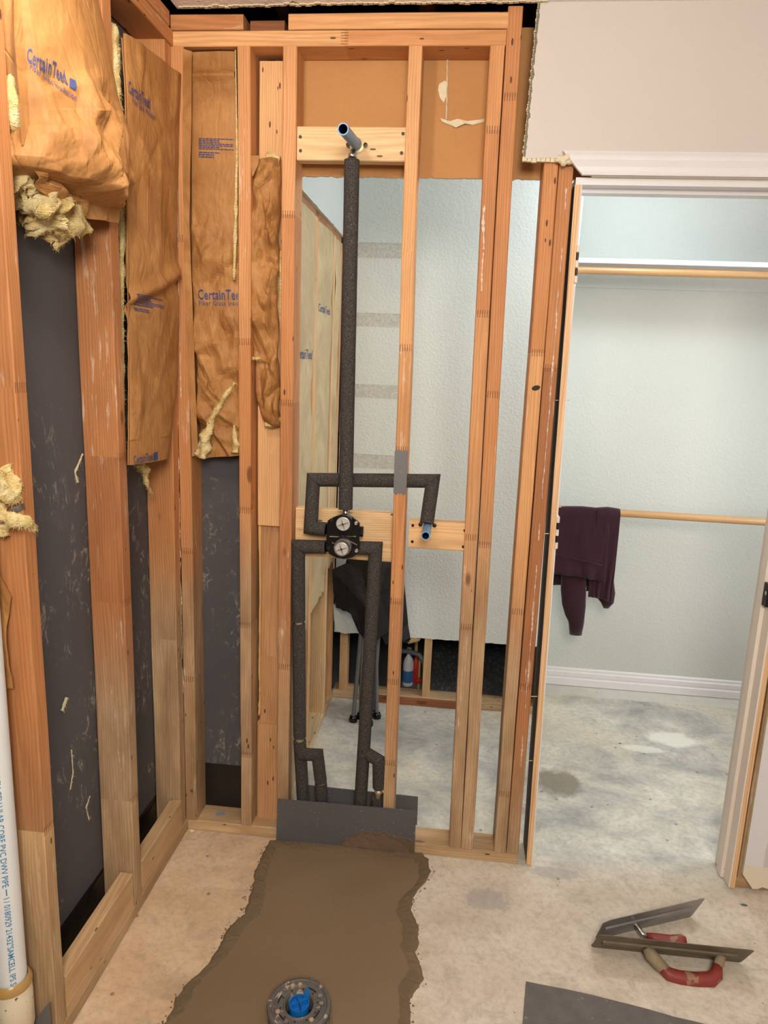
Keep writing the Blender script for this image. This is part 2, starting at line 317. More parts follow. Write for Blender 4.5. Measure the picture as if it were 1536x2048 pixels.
# ------------------------------------------------------------------ lumber
def board(name, parent, lo, hi, ax, joints=(), tone=.5, tan=None, top=(0, 0), seed=None, step=.12, wob=.0012, c=.0022, segtone=None, tan_z=(1.15, .62), twist=0, **k):
    """dimensional lumber between lo and hi, long along ax; top = sideways drift of the far end; joints = finger joints"""
    lo = Vector(lo); hi = Vector(hi); o = [a for a in range(3) if a != ax]; rnd = random.Random(seed if seed is not None else hash((round(lo.x, 3), round(lo.y, 3), round(lo.z, 3), ax)) % 9999)
    cuts = sorted([lo[ax]]+[j for j in joints if lo[ax] < j < hi[ax]]+[hi[ax]])
    V = []; F = []; G = []; T = []; S = []; org = Vector(((lo.x+hi.x)/2, (lo.y+hi.y)/2, lo.z)) if ax == 2 else (lo+hi)/2
    wa, wb = hi[o[0]]-lo[o[0]], hi[o[1]]-lo[o[1]]; ca, cb = (hi[o[0]]+lo[o[0]])/2, (hi[o[1]]+lo[o[1]])/2
    ph = rnd.random()*50
    for si in range(len(cuts)-1):
        a, b = cuts[si], cuts[si+1]; sd = Vector((rnd.random()*7, rnd.random()*7, rnd.random()*20)); tn = min(1, max(0, (segtone[si] if segtone else tone+rnd.uniform(-.09, .09))))
        J = .010; stops = [a]
        if si > 0: stops += [a+J]
        n = max(1, int((b-a)/step)); stops += [a+(b-a)*i/n for i in range(1, n)]
        if si < len(cuts)-2: stops += [b-J]
        stops = sorted(set(stops+[b])); flags = []
        base0 = len(V)
        rows = []
        for i in range(len(stops)-1):
            mid = (stops[i]+stops[i+1])/2
            jn = 1 if ((si > 0 and mid < a+J) or (si < len(cuts)-2 and mid > b-J)) else 0
            rows.append((stops[i], jn)); rows.append((stops[i+1], jn))
        for (s, jn) in rows:
            fr = (s-lo[ax])/(hi[ax]-lo[ax])
            da = top[0]*fr+wob*nz(s*2.3, ph)*2; db = top[1]*fr+wob*nz(s*2.3, ph+9)
            z = s if ax == 2 else ca if False else lo.z
            tt = tan if tan is not None else (1-max(0, min(1, (s-tan_z[1])/(tan_z[0]-tan_z[1]))) if ax == 2 else 0)
            tt = min(1, max(0, tt))
            for (ua, ub) in ((-1, -1+2*c/wb), (-1+2*c/wa, -1), (1-2*c/wa, -1), (1, -1+2*c/wb), (1, 1-2*c/wb), (1-2*c/wa, 1), (-1+2*c/wa, 1), (-1, 1-2*c/wb)):
                p = Vector((0, 0, 0)); p[o[0]] = ca+ua*wa/2+da; p[o[1]] = cb+ub*wb/2+db; p[ax] = s; V.append(p-org); G.append((ua*wa/2, ub*wb/2, s)); T.append((tn, tt*.85, float(jn), 1)); S.append(tuple(sd))
        for i in range(0, len(rows)-1, 2):
            q = base0+i*8
            for j in range(8): F.append((q+j, q+(j+1) % 8, q+8+(j+1) % 8, q+8+j))
    F.append(tuple(range(8))); F.append(tuple(reversed(range(len(V)-8, len(V)))))
    ob = mk(name, V, F, M['wood'], parent, loc=org, attrs=[('grain', 'FLOAT_VECTOR', G), ('tone', 'FLOAT_COLOR', T), ('seed', 'FLOAT_VECTOR', S)], **k)
    bm = bmesh.new(); bm.from_mesh(ob.data); bmesh.ops.remove_doubles(bm, verts=bm.verts, dist=1e-7) if False else None; bmesh.ops.recalc_face_normals(bm, faces=bm.faces); bm.to_mesh(ob.data); bm.free()
    return ob
# ------------------------------------------------------------------ text
def text_flat(s, bold=.0, spacing=1.0):
    cu = bpy.data.curves.new('t', 'FONT'); cu.body = s; cu.size = 1; cu.offset = bold; cu.space_character = spacing; cu.resolution_u = 2; cu.space_line = .9
    o = bpy.data.objects.new('t', cu); COL.objects.link(o); bpy.context.view_layer.update()
    me = bpy.data.meshes.new_from_object(o.evaluated_get(bpy.context.evaluated_depsgraph_get()))
    bm = bmesh.new(); bm.from_mesh(me); xs = [v.co.x for v in bm.verts] or [0]; x = min(xs)+.09
    while x < max(xs): bmesh.ops.bisect_plane(bm, geom=bm.verts[:]+bm.edges[:]+bm.faces[:], plane_co=(x, 0, 0), plane_no=(1, 0, 0)); x += .09
    for y in (-.1, .08, .16, .24, .32, .4, .48, .56, .64): bmesh.ops.bisect_plane(bm, geom=bm.verts[:]+bm.edges[:]+bm.faces[:], plane_co=(0, y, 0), plane_no=(0, 1, 0))
    bm.verts.index_update(); vs = [v.co.xy.copy() for v in bm.verts]; fs = [tuple(v.index for v in f.verts) for f in bm.faces]; bm.free()
    bpy.data.objects.remove(o); bpy.data.curves.remove(cu); bpy.data.meshes.remove(me); return vs, fs
# ------------------------------------------------------------------ tufts of glass wool
def tuft(name, parent, pts, rad, mat, amp=.45, fr=38, seed=0, hairs=0, n=18, sub=8, world=True, **k):
    mb = MB(); P = []
    pts = [Vector(p) for p in pts]; R = rad if isinstance(rad, (list, tuple)) else [rad]*len(pts)
    for i in range(len(pts)-1):
        for j in range(sub): P.append((pts[i].lerp(pts[i+1], j/sub), R[i]+(R[i+1]-R[i])*j/sub))
    P.append((pts[-1], R[-1])); q = [p for p, r in P]
    mb.tube(q, [r for p, r in P], n)
    c = {}
    V = []
    nr = len(q)
    for idx, v in enumerate(mb.v):
        cc = q[min(idx//n, nr-1)]; d = v-cc; r = d.length
        s = 1+amp*(noise.noise(v*fr+Vector((seed, 0, 0)))*1.3+abs(noise.noise(v*fr*2.3+Vector((0, seed, 0))))*.9-.3); V.append(cc+d*s)
    F = list(mb.f); rnd = random.Random(seed); B = len(V)
    for h in range(hairs):
        i = rnd.randrange(len(mb.v)); p = V[i]; d = (p-q[min(i//n, nr-1)]).normalized() if (p-q[min(i//n, nr-1)]).length > 1e-5 else Vector((1, 0, 0))
        d = (d+Vector((rnd.uniform(-1, 1), rnd.uniform(-1, 1), rnd.uniform(-1.3, .6)))*.8).normalized(); L = rnd.uniform(.002, .008); sd = d.orthogonal().normalized()*.0003
        b = len(V); m_ = p+d*L*.5+Vector((0, 0, -L*.1)); e = p+d*L+Vector((0, 0, -L*.4)); V += [p-sd, p+sd, m_+sd*.7, m_-sd*.7, e]; F += [(b, b+1, b+2, b+3), (b+3, b+2, b+4)]
    return mk(name, V, F, mat, parent, smooth=True, **k)
# ------------------------------------------------------------------ kraft faced batts: a relief over a real outline
def interp(pts, t):
    n = len(pts)-1; x = max(0, min(.99999, t))*n; i = int(x); return pts[i].lerp(pts[i+1], x-i)
def crumple(p, f, seed=0):
    q = p*f*.55+Vector((seed*1.3, seed, seed*.7)); return .25+.5*abs(noise.noise(q))*1.6+.22*abs(noise.noise(q*2.3))
def crumple_old(p, f, seed=0):
    q = p*f+Vector((seed, seed*.7, 0)); q += Vector((nz(q.x*.7, q.y*.7, q.z*.7), nz(q.y*.6, q.z*.6, 5), nz(q.z*.6, q.x*.6, 9)))*.6
    d = noise.voronoi(q, distance_metric='DISTANCE')[0]; return (d[1]-d[0])
class Folds:
    """sharp straight creases over a batt: tents along random segments in the plane (a, z)"""
    def __init__(s, seed, n, box, L=(.06, .25), w=(.008, .03), amp=(.002, .008), tilt=.5, ax=1):
        r = random.Random(seed); s.ax = ax; s.s = []
        for _ in range(n):
            a = r.uniform(box[0], box[1]); z = r.uniform(box[2], box[3]); t = r.gauss(math.pi/2, tilt) if r.random() < .7 else r.uniform(0, math.pi); l = r.uniform(*L)/2
            s.s.append((a, z, math.cos(t), math.sin(t), l, r.uniform(*w), r.uniform(*amp)*r.choice((1, 1, -1)), r.uniform(-1, 1)))
    def __call__(s, p):
        h = 0; x = p[s.ax]; y = p.z
        for (a, z, c, n_, l, w_, am, sk) in s.s:
            dx = x-a; dy = y-z
            if abs(dx) > l+w_ or abs(dy) > l+w_: continue
            t = (dx*c+dy*n_)/l
            if abs(t) > 1: continue
            d = (-dx*n_+dy*c)/(w_*(1-.7*t*t)) 
            d += sk*.3
            if abs(d) < 1.6: h += am*(1-abs(t))*(max(0, 1-abs(d)) if d > 0 else max(0, 1-abs(d)/1.6))
        return h
def ridge(p, f, seed=0):
    q = p*f+Vector((seed*1.3, seed, seed*.7)); return (1-abs(noise.noise(q))*2.2)*.6+(1-abs(noise.noise(q*2.1))*2.2)*.25
def relief(name, parent, ax, base, nrm, Lp, Rp, hf, mat, nu=50, nv=120, texts=(), thick=.0015, seed=0, smooth=False, ink=None):
    """Lp/Rp photograph polylines for the two edges, on plane world[ax]=base"""
    L = [at(x, y, ax, base) for x, y in Lp]; R = [at(x, y, ax, base) for x, y in Rp]; N = Vector(nrm)
    def P(u, v, off=0):
        p = interp(L, v).lerp(interp(R, v), u); return p+N*(hf(u, v, p)+off)
    V = [P(i/nu, j/nv) for j in range(nv+1) for i in range(nu+1)]
    F = [(j*(nu+1)+i, j*(nu+1)+i+1, (j+1)*(nu+1)+i+1, (j+1)*(nu+1)+i) for j in range(nv) for i in range(nu)]
    o = mk(name, V, F, mat, parent, smooth=smooth)
    md = o.modifiers.new('paper', 'SOLIDIFY'); md.thickness = thick; md.offset = 0
    def PG(u, v, off=0):
        x = max(0, min(nu-1e-6, u*nu)); y = max(0, min(nv-1e-6, v*nv)); i, j = int(x), int(y); fx, fy = x-i, y-j
        g = lambda a, b: V[b*(nu+1)+a]
        return g(i, j).lerp(g(i+1, j), fx).lerp(g(i, j+1).lerp(g(i+1, j+1), fx), fy)+N*(off+(u*nu-x)*0)
    RT = RW.transposed()
    def pr(q):
        c = RT @ (q-P0); return Vector((768-FPX*c.x/c.z, 1024+FPX*c.y/c.z))
    def inv(px, py):
        """place on the bulging paper where the print is seen"""
        t = Vector((px, py)); best = None
        for j in range(61):
            for i in range(31):
                d = (pr(PG(i/30, j/60))-t).length
                if best is None or d < best[0]: best = (d, i/30, j/60)
        s = .02
        for _k in range(60):
            _, u, v = best
            for du, dv in ((s, 0), (-s, 0), (0, s), (0, -s)):
                if not (0 <= u+du <= 1 and 0 <= v+dv <= 1): continue
                d = (pr(PG(u+du, v+dv))-t).length
                if d < best[0]: best = (d, u+du, v+dv); break
            else: s *= .5
        return best[1], best[2]
    for (s, a, b, t, bold) in texts:
        vs, fs = text_flat(s, bold, 1.08)
        if not vs: continue
        x1 = max(v.x for v in vs); h = 0.72
        A = inv(*a); B = inv(*b); T = inv(*t); BL = [inv(a[0]+(b[0]-a[0])*k/12, a[1]+(b[1]-a[1])*k/12) for k in range(13)]
        W = []
        for v in vs:
            fx = v.x/x1; fy = v.y/h; k = min(11.999, max(0, fx)*12); k0 = int(k); kf = k-k0; u = BL[k0][0]+(BL[k0+1][0]-BL[k0][0])*kf+(T[0]-A[0])*fy; vv = BL[k0][1]+(BL[k0+1][1]-BL[k0][1])*kf+(T[1]-A[1])*fy; W.append(PG(u, vv, .0034))
        mk('printed_lettering', W, fs, ink or M['inkblue'], parent)
    return o, PG, inv
def mark(PG, inv, parent, c, ink):
    q = [inv(*p) for p in c]; V = []; F = []; n = 6
    for j in range(n+1):
        for i in range(n+1):
            a, b = i/n, j/n; u = (q[0][0]*(1-a)+q[1][0]*a)*(1-b)+(q[3][0]*(1-a)+q[2][0]*a)*b; v = (q[0][1]*(1-a)+q[1][1]*a)*(1-b)+(q[3][1]*(1-a)+q[2][1]*a)*b; V.append(PG(u, v, .0034))
    for j in range(n):
        for i in range(n): F.append((j*(n+1)+i, j*(n+1)+i+1, (j+1)*(n+1)+i+1, (j+1)*(n+1)+i))
    mk('printed_mark', V, F, ink, parent)
def lines_block(o, P, inv, parent, c, n, ink):
    """c: four photograph corners TL, TR, BR, BL of a block of fine print"""
    q = [inv(*p) for p in c]; V = []; F = []; rnd = random.Random(3)
    for k in range(n):
        f = (k+.5)/n; L_ = (q[0][0]+(q[3][0]-q[0][0])*f, q[0][1]+(q[3][1]-q[0][1])*f); R_ = (q[1][0]+(q[2][0]-q[1][0])*f, q[1][1]+(q[2][1]-q[1][1])*f)
        if k == int(n*.72): continue
        x = 0; end = rnd.choice([1, 1, .97, .6]) if k < n-2 else .45
        while x < end:
            wl = rnd.uniform(.05, .12); x2 = min(end, x+wl); hv = (q[3][1]-q[0][1])/n*.24
            pts = []
            for xx, s in ((x, 1), (x2, 1), (x2, -1), (x, -1)):
                u = L_[0]+(R_[0]-L_[0])*xx; v = L_[1]+(R_[1]-L_[1])*xx+s*hv; pts.append(P(u, v, .003))
            b = len(V); V += pts; F.append((b, b+1, b+2, b+3)); x = x2+.018
    mk('fine_print', V, F, ink, parent)
# ==================================================================== SETTING
def S(name, **k): return empty(name, kind='structure', **k)
# floor
mb = MB(); mb.box((-.6, -3.3, -.1), (3.4, 2.2, 0)); fl = mb.build('floor', M['floor'], kind='structure')
# ceilings with a torn edge
def jag(p, q, n, amp, nrm, seed):
    p, q = Vector(p), Vector(q); out = []
    for i in range(n):
        f = i/n; out.append(p.lerp(q, f)+Vector(nrm)*amp*(nz(f*n*.35, seed)+.7*nz(f*n*.9, seed+5)))
    return out
CZ = 2.484
out = jag((.012, .006, CZ), (.325, -.004, CZ), 26, .008, (0, 1, 0), 3)+[Vector((.335, -.03, CZ)), Vector((.345, -.022, CZ))]+jag((.355, -.012, CZ), (.97, -.014, CZ), 60, .008, (0, 1, 0), 8)+[Vector((1.0, -.0127, CZ)), Vector((3.2, -.0127, CZ)), Vector((3.2, -3.1, CZ)), Vector((.0, -3.1, CZ))]+jag((0, -3.0, CZ), (.012, .0, CZ), 90, .008, (1, 0, 0), 5)
mb = MB(); mb.poly(out, (0, 0, -1), .0127, 0, 1, 1); o = mb.build('ceiling', [M['ceil'], M['gyp']], kind='structure')
mb = MB()
for i in range(70):
    x = .02+i*.0138; y = -.004-.012*min(1, i/30)+.010*nz(i*.5, 8); a = .004+.006*abs(nz(i*.9, 2)); mb.box((x, y-.004, CZ-.002), (x+.016, y+a, CZ+.010+.002*nz(i, 3)))
mb.build('torn_edge', M['gyp'], o, kind='stuff')
mb = MB(); mb.poly([(.22, .1027, 2.45), (3.0, .1027, 2.45), (3.0, 1.6, 2.45), (.22, 1.6, 2.45)], (0, 0, -1), .0127); mb.build('ceiling', M['ceil'], kind='structure')
# attic deck above so that the gap over the plates stays dark
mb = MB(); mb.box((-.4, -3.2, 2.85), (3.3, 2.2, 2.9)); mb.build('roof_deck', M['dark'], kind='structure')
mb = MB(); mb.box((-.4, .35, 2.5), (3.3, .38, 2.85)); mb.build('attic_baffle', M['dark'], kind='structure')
# enclosing walls outside the frame
for nm, lo, hi in (('wall_back', (-.3, -3.15, 0), (3.2, -3.1, 2.85)), ('wall_right', (2.75, -3.1, 0), (2.8, -.0127, 2.85)), ('wall_right', (2.9, .12, 0), (2.95, 1.5, 2.85))):
    mb = MB(); mb.box(lo, hi); mb.build(nm, M['greige'], kind='structure')
# ---- front stud wall
WF = S('wall_front')
STZ = .038
def stud(par, x0, y0, w, d, z0=STZ, z1=2.391, **k): return board('stud', par, (x0, y0, z0), (x0+w, y0+d, z1), 2, **k)
board('bottom_plate', WF, (0, .002, 0), (1.105, .091, .038), 0, tone=.2, tan=.8, joints=(.42,), seed=11)
board('top_plate', WF, (-.0, 0, 2.391), (.892, .089, 2.429), 0, tone=.52, joints=(.47,), seed=12)
board('top_plate', WF, (-.006, 0, 2.431), (.195, .089, 2.469), 0, tone=.72, seed=13)
board('top_plate', WF, (.318, 0, 2.431), (.895, .089, 2.469), 0, tone=.5, seed=14)
board('blocking', WF, (.205, .03, 2.432), (.30, .089, 2.466), 0, tone=.95, seed=15)
stud(WF, -.006, 0, .038, .089, tone=.62, joints=(.98, .55, 1.9), top=(-.003, 0), seed=21, tan_z=(1.05, .8))
stud(WF, .184, 0, .036, .089, tone=.56, joints=(.30, 1.12, 1.62, .75), top=(-.005, 0), seed=22, tan_z=(1.15, .85))
stud(WF, .308, 0, .038, .089, tone=.58, joints=(.62, 1.97, 1.45), top=(-.004, 0), seed=23, segtone=[.6, .72, .6, .5], tan_z=(1.0, .35))
stud(WF, .662, 0, .036, .089, tone=.5, joints=(.32, .60, .865, 1.33, 1.62), top=(-.021, 0), seed=24, segtone=[.5, .62, .68, .58, .5, .45], tan_z=(.95, .1))
stud(WF, .882, 0, .038, .089, tone=.58, joints=(.80, 1.08, 1.72, 2.19), top=(-.031, 0), seed=25, tan_z=(1.25, .75))
board('stud', WF, (.922, 0, STZ), (.960, .089, 2.481), 2, tone=.58, joints=(1.06, 1.5, 2.27), top=(-.031, 0), seed=26, tan_z=(1.3, .75))
stud(WF, 1.028, 0, .038, .089, z1=2.30, tone=.56, joints=(.86, .25, 1.62), top=(-.016, 0), seed=27, tan_z=(.95, .7))
stud(WF, 1.0672, 0, .038, .089, z1=2.30, tone=.66, joints=(1.58, .62), top=(-.014, 0), seed=28, segtone=[.78, .84, .66], tan_z=(.5, .1))
# the flat studs of the tee behind
board('stud', WF, (.222, .056, 1.063), (.311, .088, 2.377), 2, tone=.4, seed=31, tan=0, label='orange flat stud behind the gap, knotty and bark-pitted')
board('stud', WF, (.226, .074, .388), (.312, .089, 1.063), 2, tone=.5, seed=32, joints=(.62,), tan=.45)
board('stud', WF, (.222, .050, .038), (.309, .088, .388), 2, tone=.45, seed=33, tan=.35, c=.006)
tuft('glue_bead', WF, [(.228, .068, .41), (.229, .066, .5), (.227, .068, .62), (.229, .066, .8), (.227, .067, 1.06)], [.005, .003, .004, .003, .005], flat('dried_amber_foam', (216, 172, 104), .6), .5, 60, 4)
# bracing boards of new wood
B1 = board('blocking', WF, (.343, .012, 2.113), (.644, .050, 2.199), 0, tone=.12, seed=41, label='pale new wood crosspiece screwed behind the shower arm outlet')
B2 = board('blocking', WF, (.346, .045, .975), (.668, .083, 1.128), 0, tone=.14, seed=42, label='wide pale crosspiece behind the shower valve')
B3 = board('blocking', WF, (.701, .012, 1.033), (.880, .050, 1.118), 0, tone=.24, seed=43, label='short knotty crosspiece behind the tub spout outlet')
def screws(par, pts, y, r=.0045):
    for x, z in pts:
        mb = MB(); mb.lathe((x, y+.0015, z), (0, -1, 0), [(0, 0.003), (r, .003), (r*.9, .0015), (r*.6, 0)], 12); mb.build('screw', M['screw'], par, loc=(0, 0, 0))
screws(B1, [(.352-.4935, 2.172-2.156), (.353-.4935, 2.137-2.156), (.634-.4935, 2.182-2.156), (.632-.4935, 2.134-2.156)], .012-.031)
screws(B3, [(.712-.7905, 1.103-1.0755), (.713-.7905, 1.053-1.0755), (.868-.7905, 1.097-1.0755), (.866-.7905, 1.047-1.0755)], .012-.031)
# sheathing behind the exterior bay
mb = MB(); mb.box((-.16, .0905, .19), (.235, .1105, 2.46)); mb.build('sheathing', M['sheath'], WF)
mb = MB(); mb.box((-.16, .089, .036), (.235, .0905, .20)); mb.build('membrane', M['black'], WF)
mb = MB(); mb.box((-.16, .092, 0), (.235, .1105, .19)); mb.build('sheathing', M['black'], WF)
# nail shank sticks
# drywall of the next room seen from behind (brown paper), torn lower edge
pts = [Vector((.312, .0905, 2.47))]+[Vector((1.33, .0905, 2.47))]+jag((1.33, .0905, 2.092), (.312, .0905, 2.092), 120, .004, (0, 0, 1), 4)+[Vector((.312, .0905, 2.092))]
mb = MB(); mb.poly(pts, (0, -1, 0), .0127, 0, 1, 2); bp = mb.build('drywall_panel', [M['backp'], M['gyp'], M['offwhite']], WF, label='brown paper back of drywall with a torn lower edge')
# torn paper: vertical slit and curled horizontal tear
def paper_strip(par, pts, wd, seed, mat):
    V = []; F = []
    for i, (x, z, r) in enumerate(pts):
        V += [Vector((x-wd*r, .0885-.003*abs(nz(i, seed)), z+.002*nz(i*.8, seed))), Vector((x+wd*r*.2, .086-.004*abs(nz(i*1.3, seed+2)), z+.001)), Vector((x+wd*r, .0885, z))]
        if i: b = (i-1)*3; F += [(b, b+1, b+4, b+3), (b+1, b+2, b+5, b+4)]
    return mk('torn_paper', V, F, mat, par)
a = at(895, 118, 1, .0885); b = at(893, 240, 1, .0885)
paper_strip(WF, [(a.x+(b.x-a.x)*f/16+.0015*nz(f*.8, 1), a.z+(b.z-a.z)*f/16, .6+.5*abs(nz(f, 4))) for f in range(17)], .004, 1, M['gyp'])
mb = MB(); q = [at(x, y, 1, .0883) for x, y in ((878, 168), (890, 161), (894, 166), (893, 190), (888, 206), (880, 196), (876, 180))]; mb.poly(q, (0, -1, 0), .001); mb.build('torn_paper', M['gyp'], WF)
q = [at(x, y, 1, .0885) for x, y in ((880, 236), (900, 243), (915, 238), (935, 242), (960, 240), (969, 237), (968, 244), (945, 250), (930, 248), (912, 256), (898, 249), (884, 244))]; q = [p+Vector((0, -.012*abs(nz(i*1.3, 3)), 0)) for i, p in enumerate(q)]
mk('torn_paper', q, [(0, 1, 10, 11), (1, 2, 9, 10), (2, 3, 8, 9), (3, 4, 7, 8), (4, 5, 6, 7)], M['gyp'], WF)
# stamp on the sill
q = [at(x, y, 2, .0384) for x, y in ((432, 1624), (450, 1622), (450, 1630), (432, 1632))]; mk('stamp', q, [(0, 1, 2, 3)], M['stamp'], WF)
# attic joist ends over the plates
board('joist', WF, (.655, -.03, 2.515), (.693, .30, 2.60), 1, tone=.7, seed=51)
board('joist', WF, (.25, -.02, 2.53), (.288, .30, 2.62), 1, tone=.95, seed=52)
# ---- left exterior wall
WL = S('wall_left')
board('top_plate', WL, (-.09, -3.0, 2.391), (0, 0, 2.429), 1, tone=.66, seed=61)
board('top_plate', WL, (-.09, -3.0, 2.431), (0, -.02, 2.469), 1, tone=.6, seed=62)
board('bottom_plate', WL, (-.09, -3.0, 0), (0, .09, .038), 1, tone=.2, tan=1, seed=63, joints=(-.9,))
SX = -.09
board('stud', WL, (SX, -.790, STZ), (0, -.752, 2.391), 2, tone=.6, joints=(.56, 1.5), seed=64, segtone=[.3, .68, .7], tan_z=(.8, .3))
board('stud', WL, (SX, -.395, STZ), (0, -.352, 2.391), 2, tone=.7, joints=(.37, .94, 1.32), seed=65, segtone=[.4, .8, .82, .72], tan_z=(.88, .66))
board('stud', WL, (SX, -.045, STZ), (-.006, -.002, 2.391), 2, tone=.62, joints=(.70,), seed=66, segtone=[.4, .62], tan_z=(1.0, .78))
board('stud', WL, (SX, -1.19, STZ), (0, -1.152, 2.391), 2, tone=.6, seed=67)
board('blocking', WL, (-.038, -.746, .038), (0, -.402, .150), 1, tone=.2, tan=.55, seed=71, label='sill block on edge between the two nearer studs')
board('blocking', WL, (-.038, -.345, .038), (0, -.052, .145), 1, tone=.2, tan=.6, seed=72, label='sill block on edge by the corner')
mb = MB(); mb.box((-.115, -3.1, .15), (-.092, .0, 2.47)); mb.build('sheathing', M['sheath'], WL)
V = []; F = []
for i in range(60):
    y = -3.0+i*.0525
    for z in (.02, .07, .13+.03*nz(y*4, 3)): V.append((-.0905+.002*nz(y*9, z*20), y, z))
    if i: b = (i-1)*3; F += [(b, b+3, b+4, b+1), (b+1, b+4, b+5, b+2)]
mk('membrane', V, F, M['black'], WL, smooth=True)
mb = MB(); mb.box((-.115, -3.1, 0), (-.092, .0, .15)); mb.build('sheathing', M['black'], WL)
board('bottom_plate', WF, (1.785, .003, 0), (2.74, .09, .038), 0, tone=.3, tan=.8, seed=29)
board('stud', WF, (1.787, .002, STZ), (1.823, .09, 2.3), 2, tone=.55, seed=30)
c = at(1072, 776, 1, -.0012); mk('knot', [c+Vector((.012*math.cos(i*.6), .0004 if i % 2 else 0, .0075*math.sin(i*.6)+.002*math.cos(i*.6))) for i in range(10)], [tuple(range(10))], M['dark'], WF, label='black knot hole in the stud beside the door')
# ---- greige drywall over and right of the door
DY = -.0127
L = .0
outl = [Vector((2.75, DY, 2.49)), Vector((2.75, DY, .02))]+jag((2.70, DY, .022), (1.815, DY, .020), 60, .01, (0, 0, 1), 2)+[Vector((1.795, DY, .06)), Vector((1.786, DY, 2.075)), Vector((1.14, DY, 2.075)), Vector((1.115, DY, 2.105)), Vector((1.062, DY, 2.122))]+jag((1.06, DY, 2.12), (.965, DY, 2.118), 12, .003, (0, 0, 1), 6)+jag((.9625, DY, 2.118), (.972, DY, 2.49), 56, .004, (1, 0, 0), 9)+[Vector((.972, DY, 2.49))]
mb = MB(); mb.poly(outl, (0, -1, 0), .0127, 0, 1, 2); WR = mb.build('wall_front_plaster', [M['greige'], M['gyp'], M['backp']], kind='structure'); WR.name = 'wall_door'
mb = MB()
for i in range(110):
    f = i/110; z = 2.12+f*.37; x = .9625+f*.0095; a = .003+.007*abs(nz(i*.37, 2))+.003*abs(nz(i*1.1, 8)); mb.box((x-a-.002, DY+.002+.003*nz(i, 1), z-.001), (x+.002, DY+.0125, z+.0045))
for i in range(9):
    x = .955+i*.012; mb.box((x, DY+.001, 2.111-.006*abs(nz(i*.7, 4))), (x+.013, DY+.012, 2.122))
mb.build('torn_edge', M['gyp'], WR, kind='stuff')
def mould_strip(name, par, x0, x1, prof, mat, m0=0):
    """profile (y,z) swept along x; m0 = mitre slope at x0"""
    V = [];  n = len(prof); zt = min(p[1] for p in prof)
    for y, z in prof: V.append((x0-(z-zt)*m0, y, z))
    for y, z in prof: V.append((x1, y, z))
    F = [(i, (i+1) % n, n+(i+1) % n, n+i) for i in range(n)]+[tuple(range(n)), tuple(reversed(range(n, 2*n)))]
    o = mk(name, V, F, mat, par); bm = bmesh.new(); bm.from_mesh(o.data); bmesh.ops.recalc_face_normals(bm, faces=bm.faces); bm.to_mesh(o.data); bm.free(); return o
DR = S('door_1')
zz = 2.077
mould_strip('casing', DR, 1.112, 1.86, [(DY, zz), (DY-.012, zz), (DY-.013, zz+.004), (DY-.010, zz+.010), (DY-.012, zz+.02), (DY-.017, zz+.034), (DY-.013, zz+.037), (DY-.016, zz+.046), (DY-.019, zz+.052), (DY-.016, zz+.056), (DY, zz+.056)], M['trim'], 1.0)
# crumpled paper and the cut end where the side casing was pulled off
tuft('torn_paper', DR, [(1.045, DY-.004, 2.118), (1.065, DY-.008, 2.112), (1.085, DY-.006, 2.108)], [.008, .012, .006], M['gyp'], .8, 70, 3)
mb = MB(); mb.box((1.10, .0, 2.058), (1.79, .115, 2.076)); mb.build('head_jamb', M['trim'], DR)
mb = MB(); mb.box((1.1195, .040, 2.047), (1.76, .076, 2.0578)); mb.build('door_stop', M['trim'], DR)
def jambv(x0b, x0t, y0, y1, z0, z1, w, mats, name='jamb'):
    mb = MB(); A = [Vector((x0b, y0, z0)), Vector((x0b+w, y0, z0)), Vector((x0b+w, y1, z0)), Vector((x0b, y1, z0))]; B = [Vector((x0t, y0, z1)), Vector((x0t+w, y0, z1)), Vector((x0t+w, y1, z1)), Vector((x0t, y1, z1))]
    return A, B
def jamb_obj(name, x0b, x0t, w, y0, y1, z0, z1, mf, mside_l, mside_r, par, strip=.0):
    V = []; n = 24; 
    for i in range(n+1):
        f = i/n; x = x0b+(x0t-x0b)*f+.0008*nz(f*9, 3); z = z0+(z1-z0)*f; V += [(x, y0, z), (x+w-strip, y0, z), (x+w, y0+strip*.4, z), (x+w, y1, z), (x, y1, z)]
    F = []; mi = []
    for i in range(n):
        a = i*5; b = a+5; F += [(a, a+1, b+1, b), (a+1, a+2, b+2, b+1), (a+2, a+3, b+3, b+2), (a+3, a+4, b+4, b+3), (a+4, a, b, b+4)]; mi += [0, 2, 2, 2, 1]
    F += [(0, 4, 3, 2, 1), (n*5, n*5+1, n*5+2, n*5+3, n*5+4)]; mi += [0, 0]
    return mk(name, V, F, None, par, mats=[mf, mside_l, mside_r], midx=mi)
JL = jamb_obj('side_jamb', 1.134, 1.098, .020, .0, .115, .004, 2.0578, M['raw'], M['shadeside'], M['trim'], DR, .0035)
# right jamb: cream face towards the opening, stop, raw edge
def right_jamb():
    V = []; F = []; mi = []; n = 24
    for i in range(n+1):
        f = i/n; x = 1.762-.008*f+.0006*nz(f*8, 1); z = .004+2.05*f; V += [(x, .115, z), (x, .078, z), (x-.010, .076, z), (x-.010, .042, z), (x, .040, z), (x, -.004, z), (x+.004, -.006, z), (x+.018, -.006, z), (x+.018, .115, z)]
    for i in range(n):
        for j in range(9):
            a = i*9; F.append((a+j, a+(j+1) % 9, a+9+(j+1) % 9, a+9+j)); mi.append(1 if j in (6, ) else 0)
    F += [tuple(range(9))]; mi += [0]
    return mk('side_jamb', V, F, None, DR, mats=[M['jamb'], M['raw']], midx=mi)
RJ = right_jamb()
mb = MB(); mb.box((1.7465, .01, .925), (1.7515+.004, .036, .995), c=.001); sp = mb.build('strike_plate', M['valveblk'], DR)
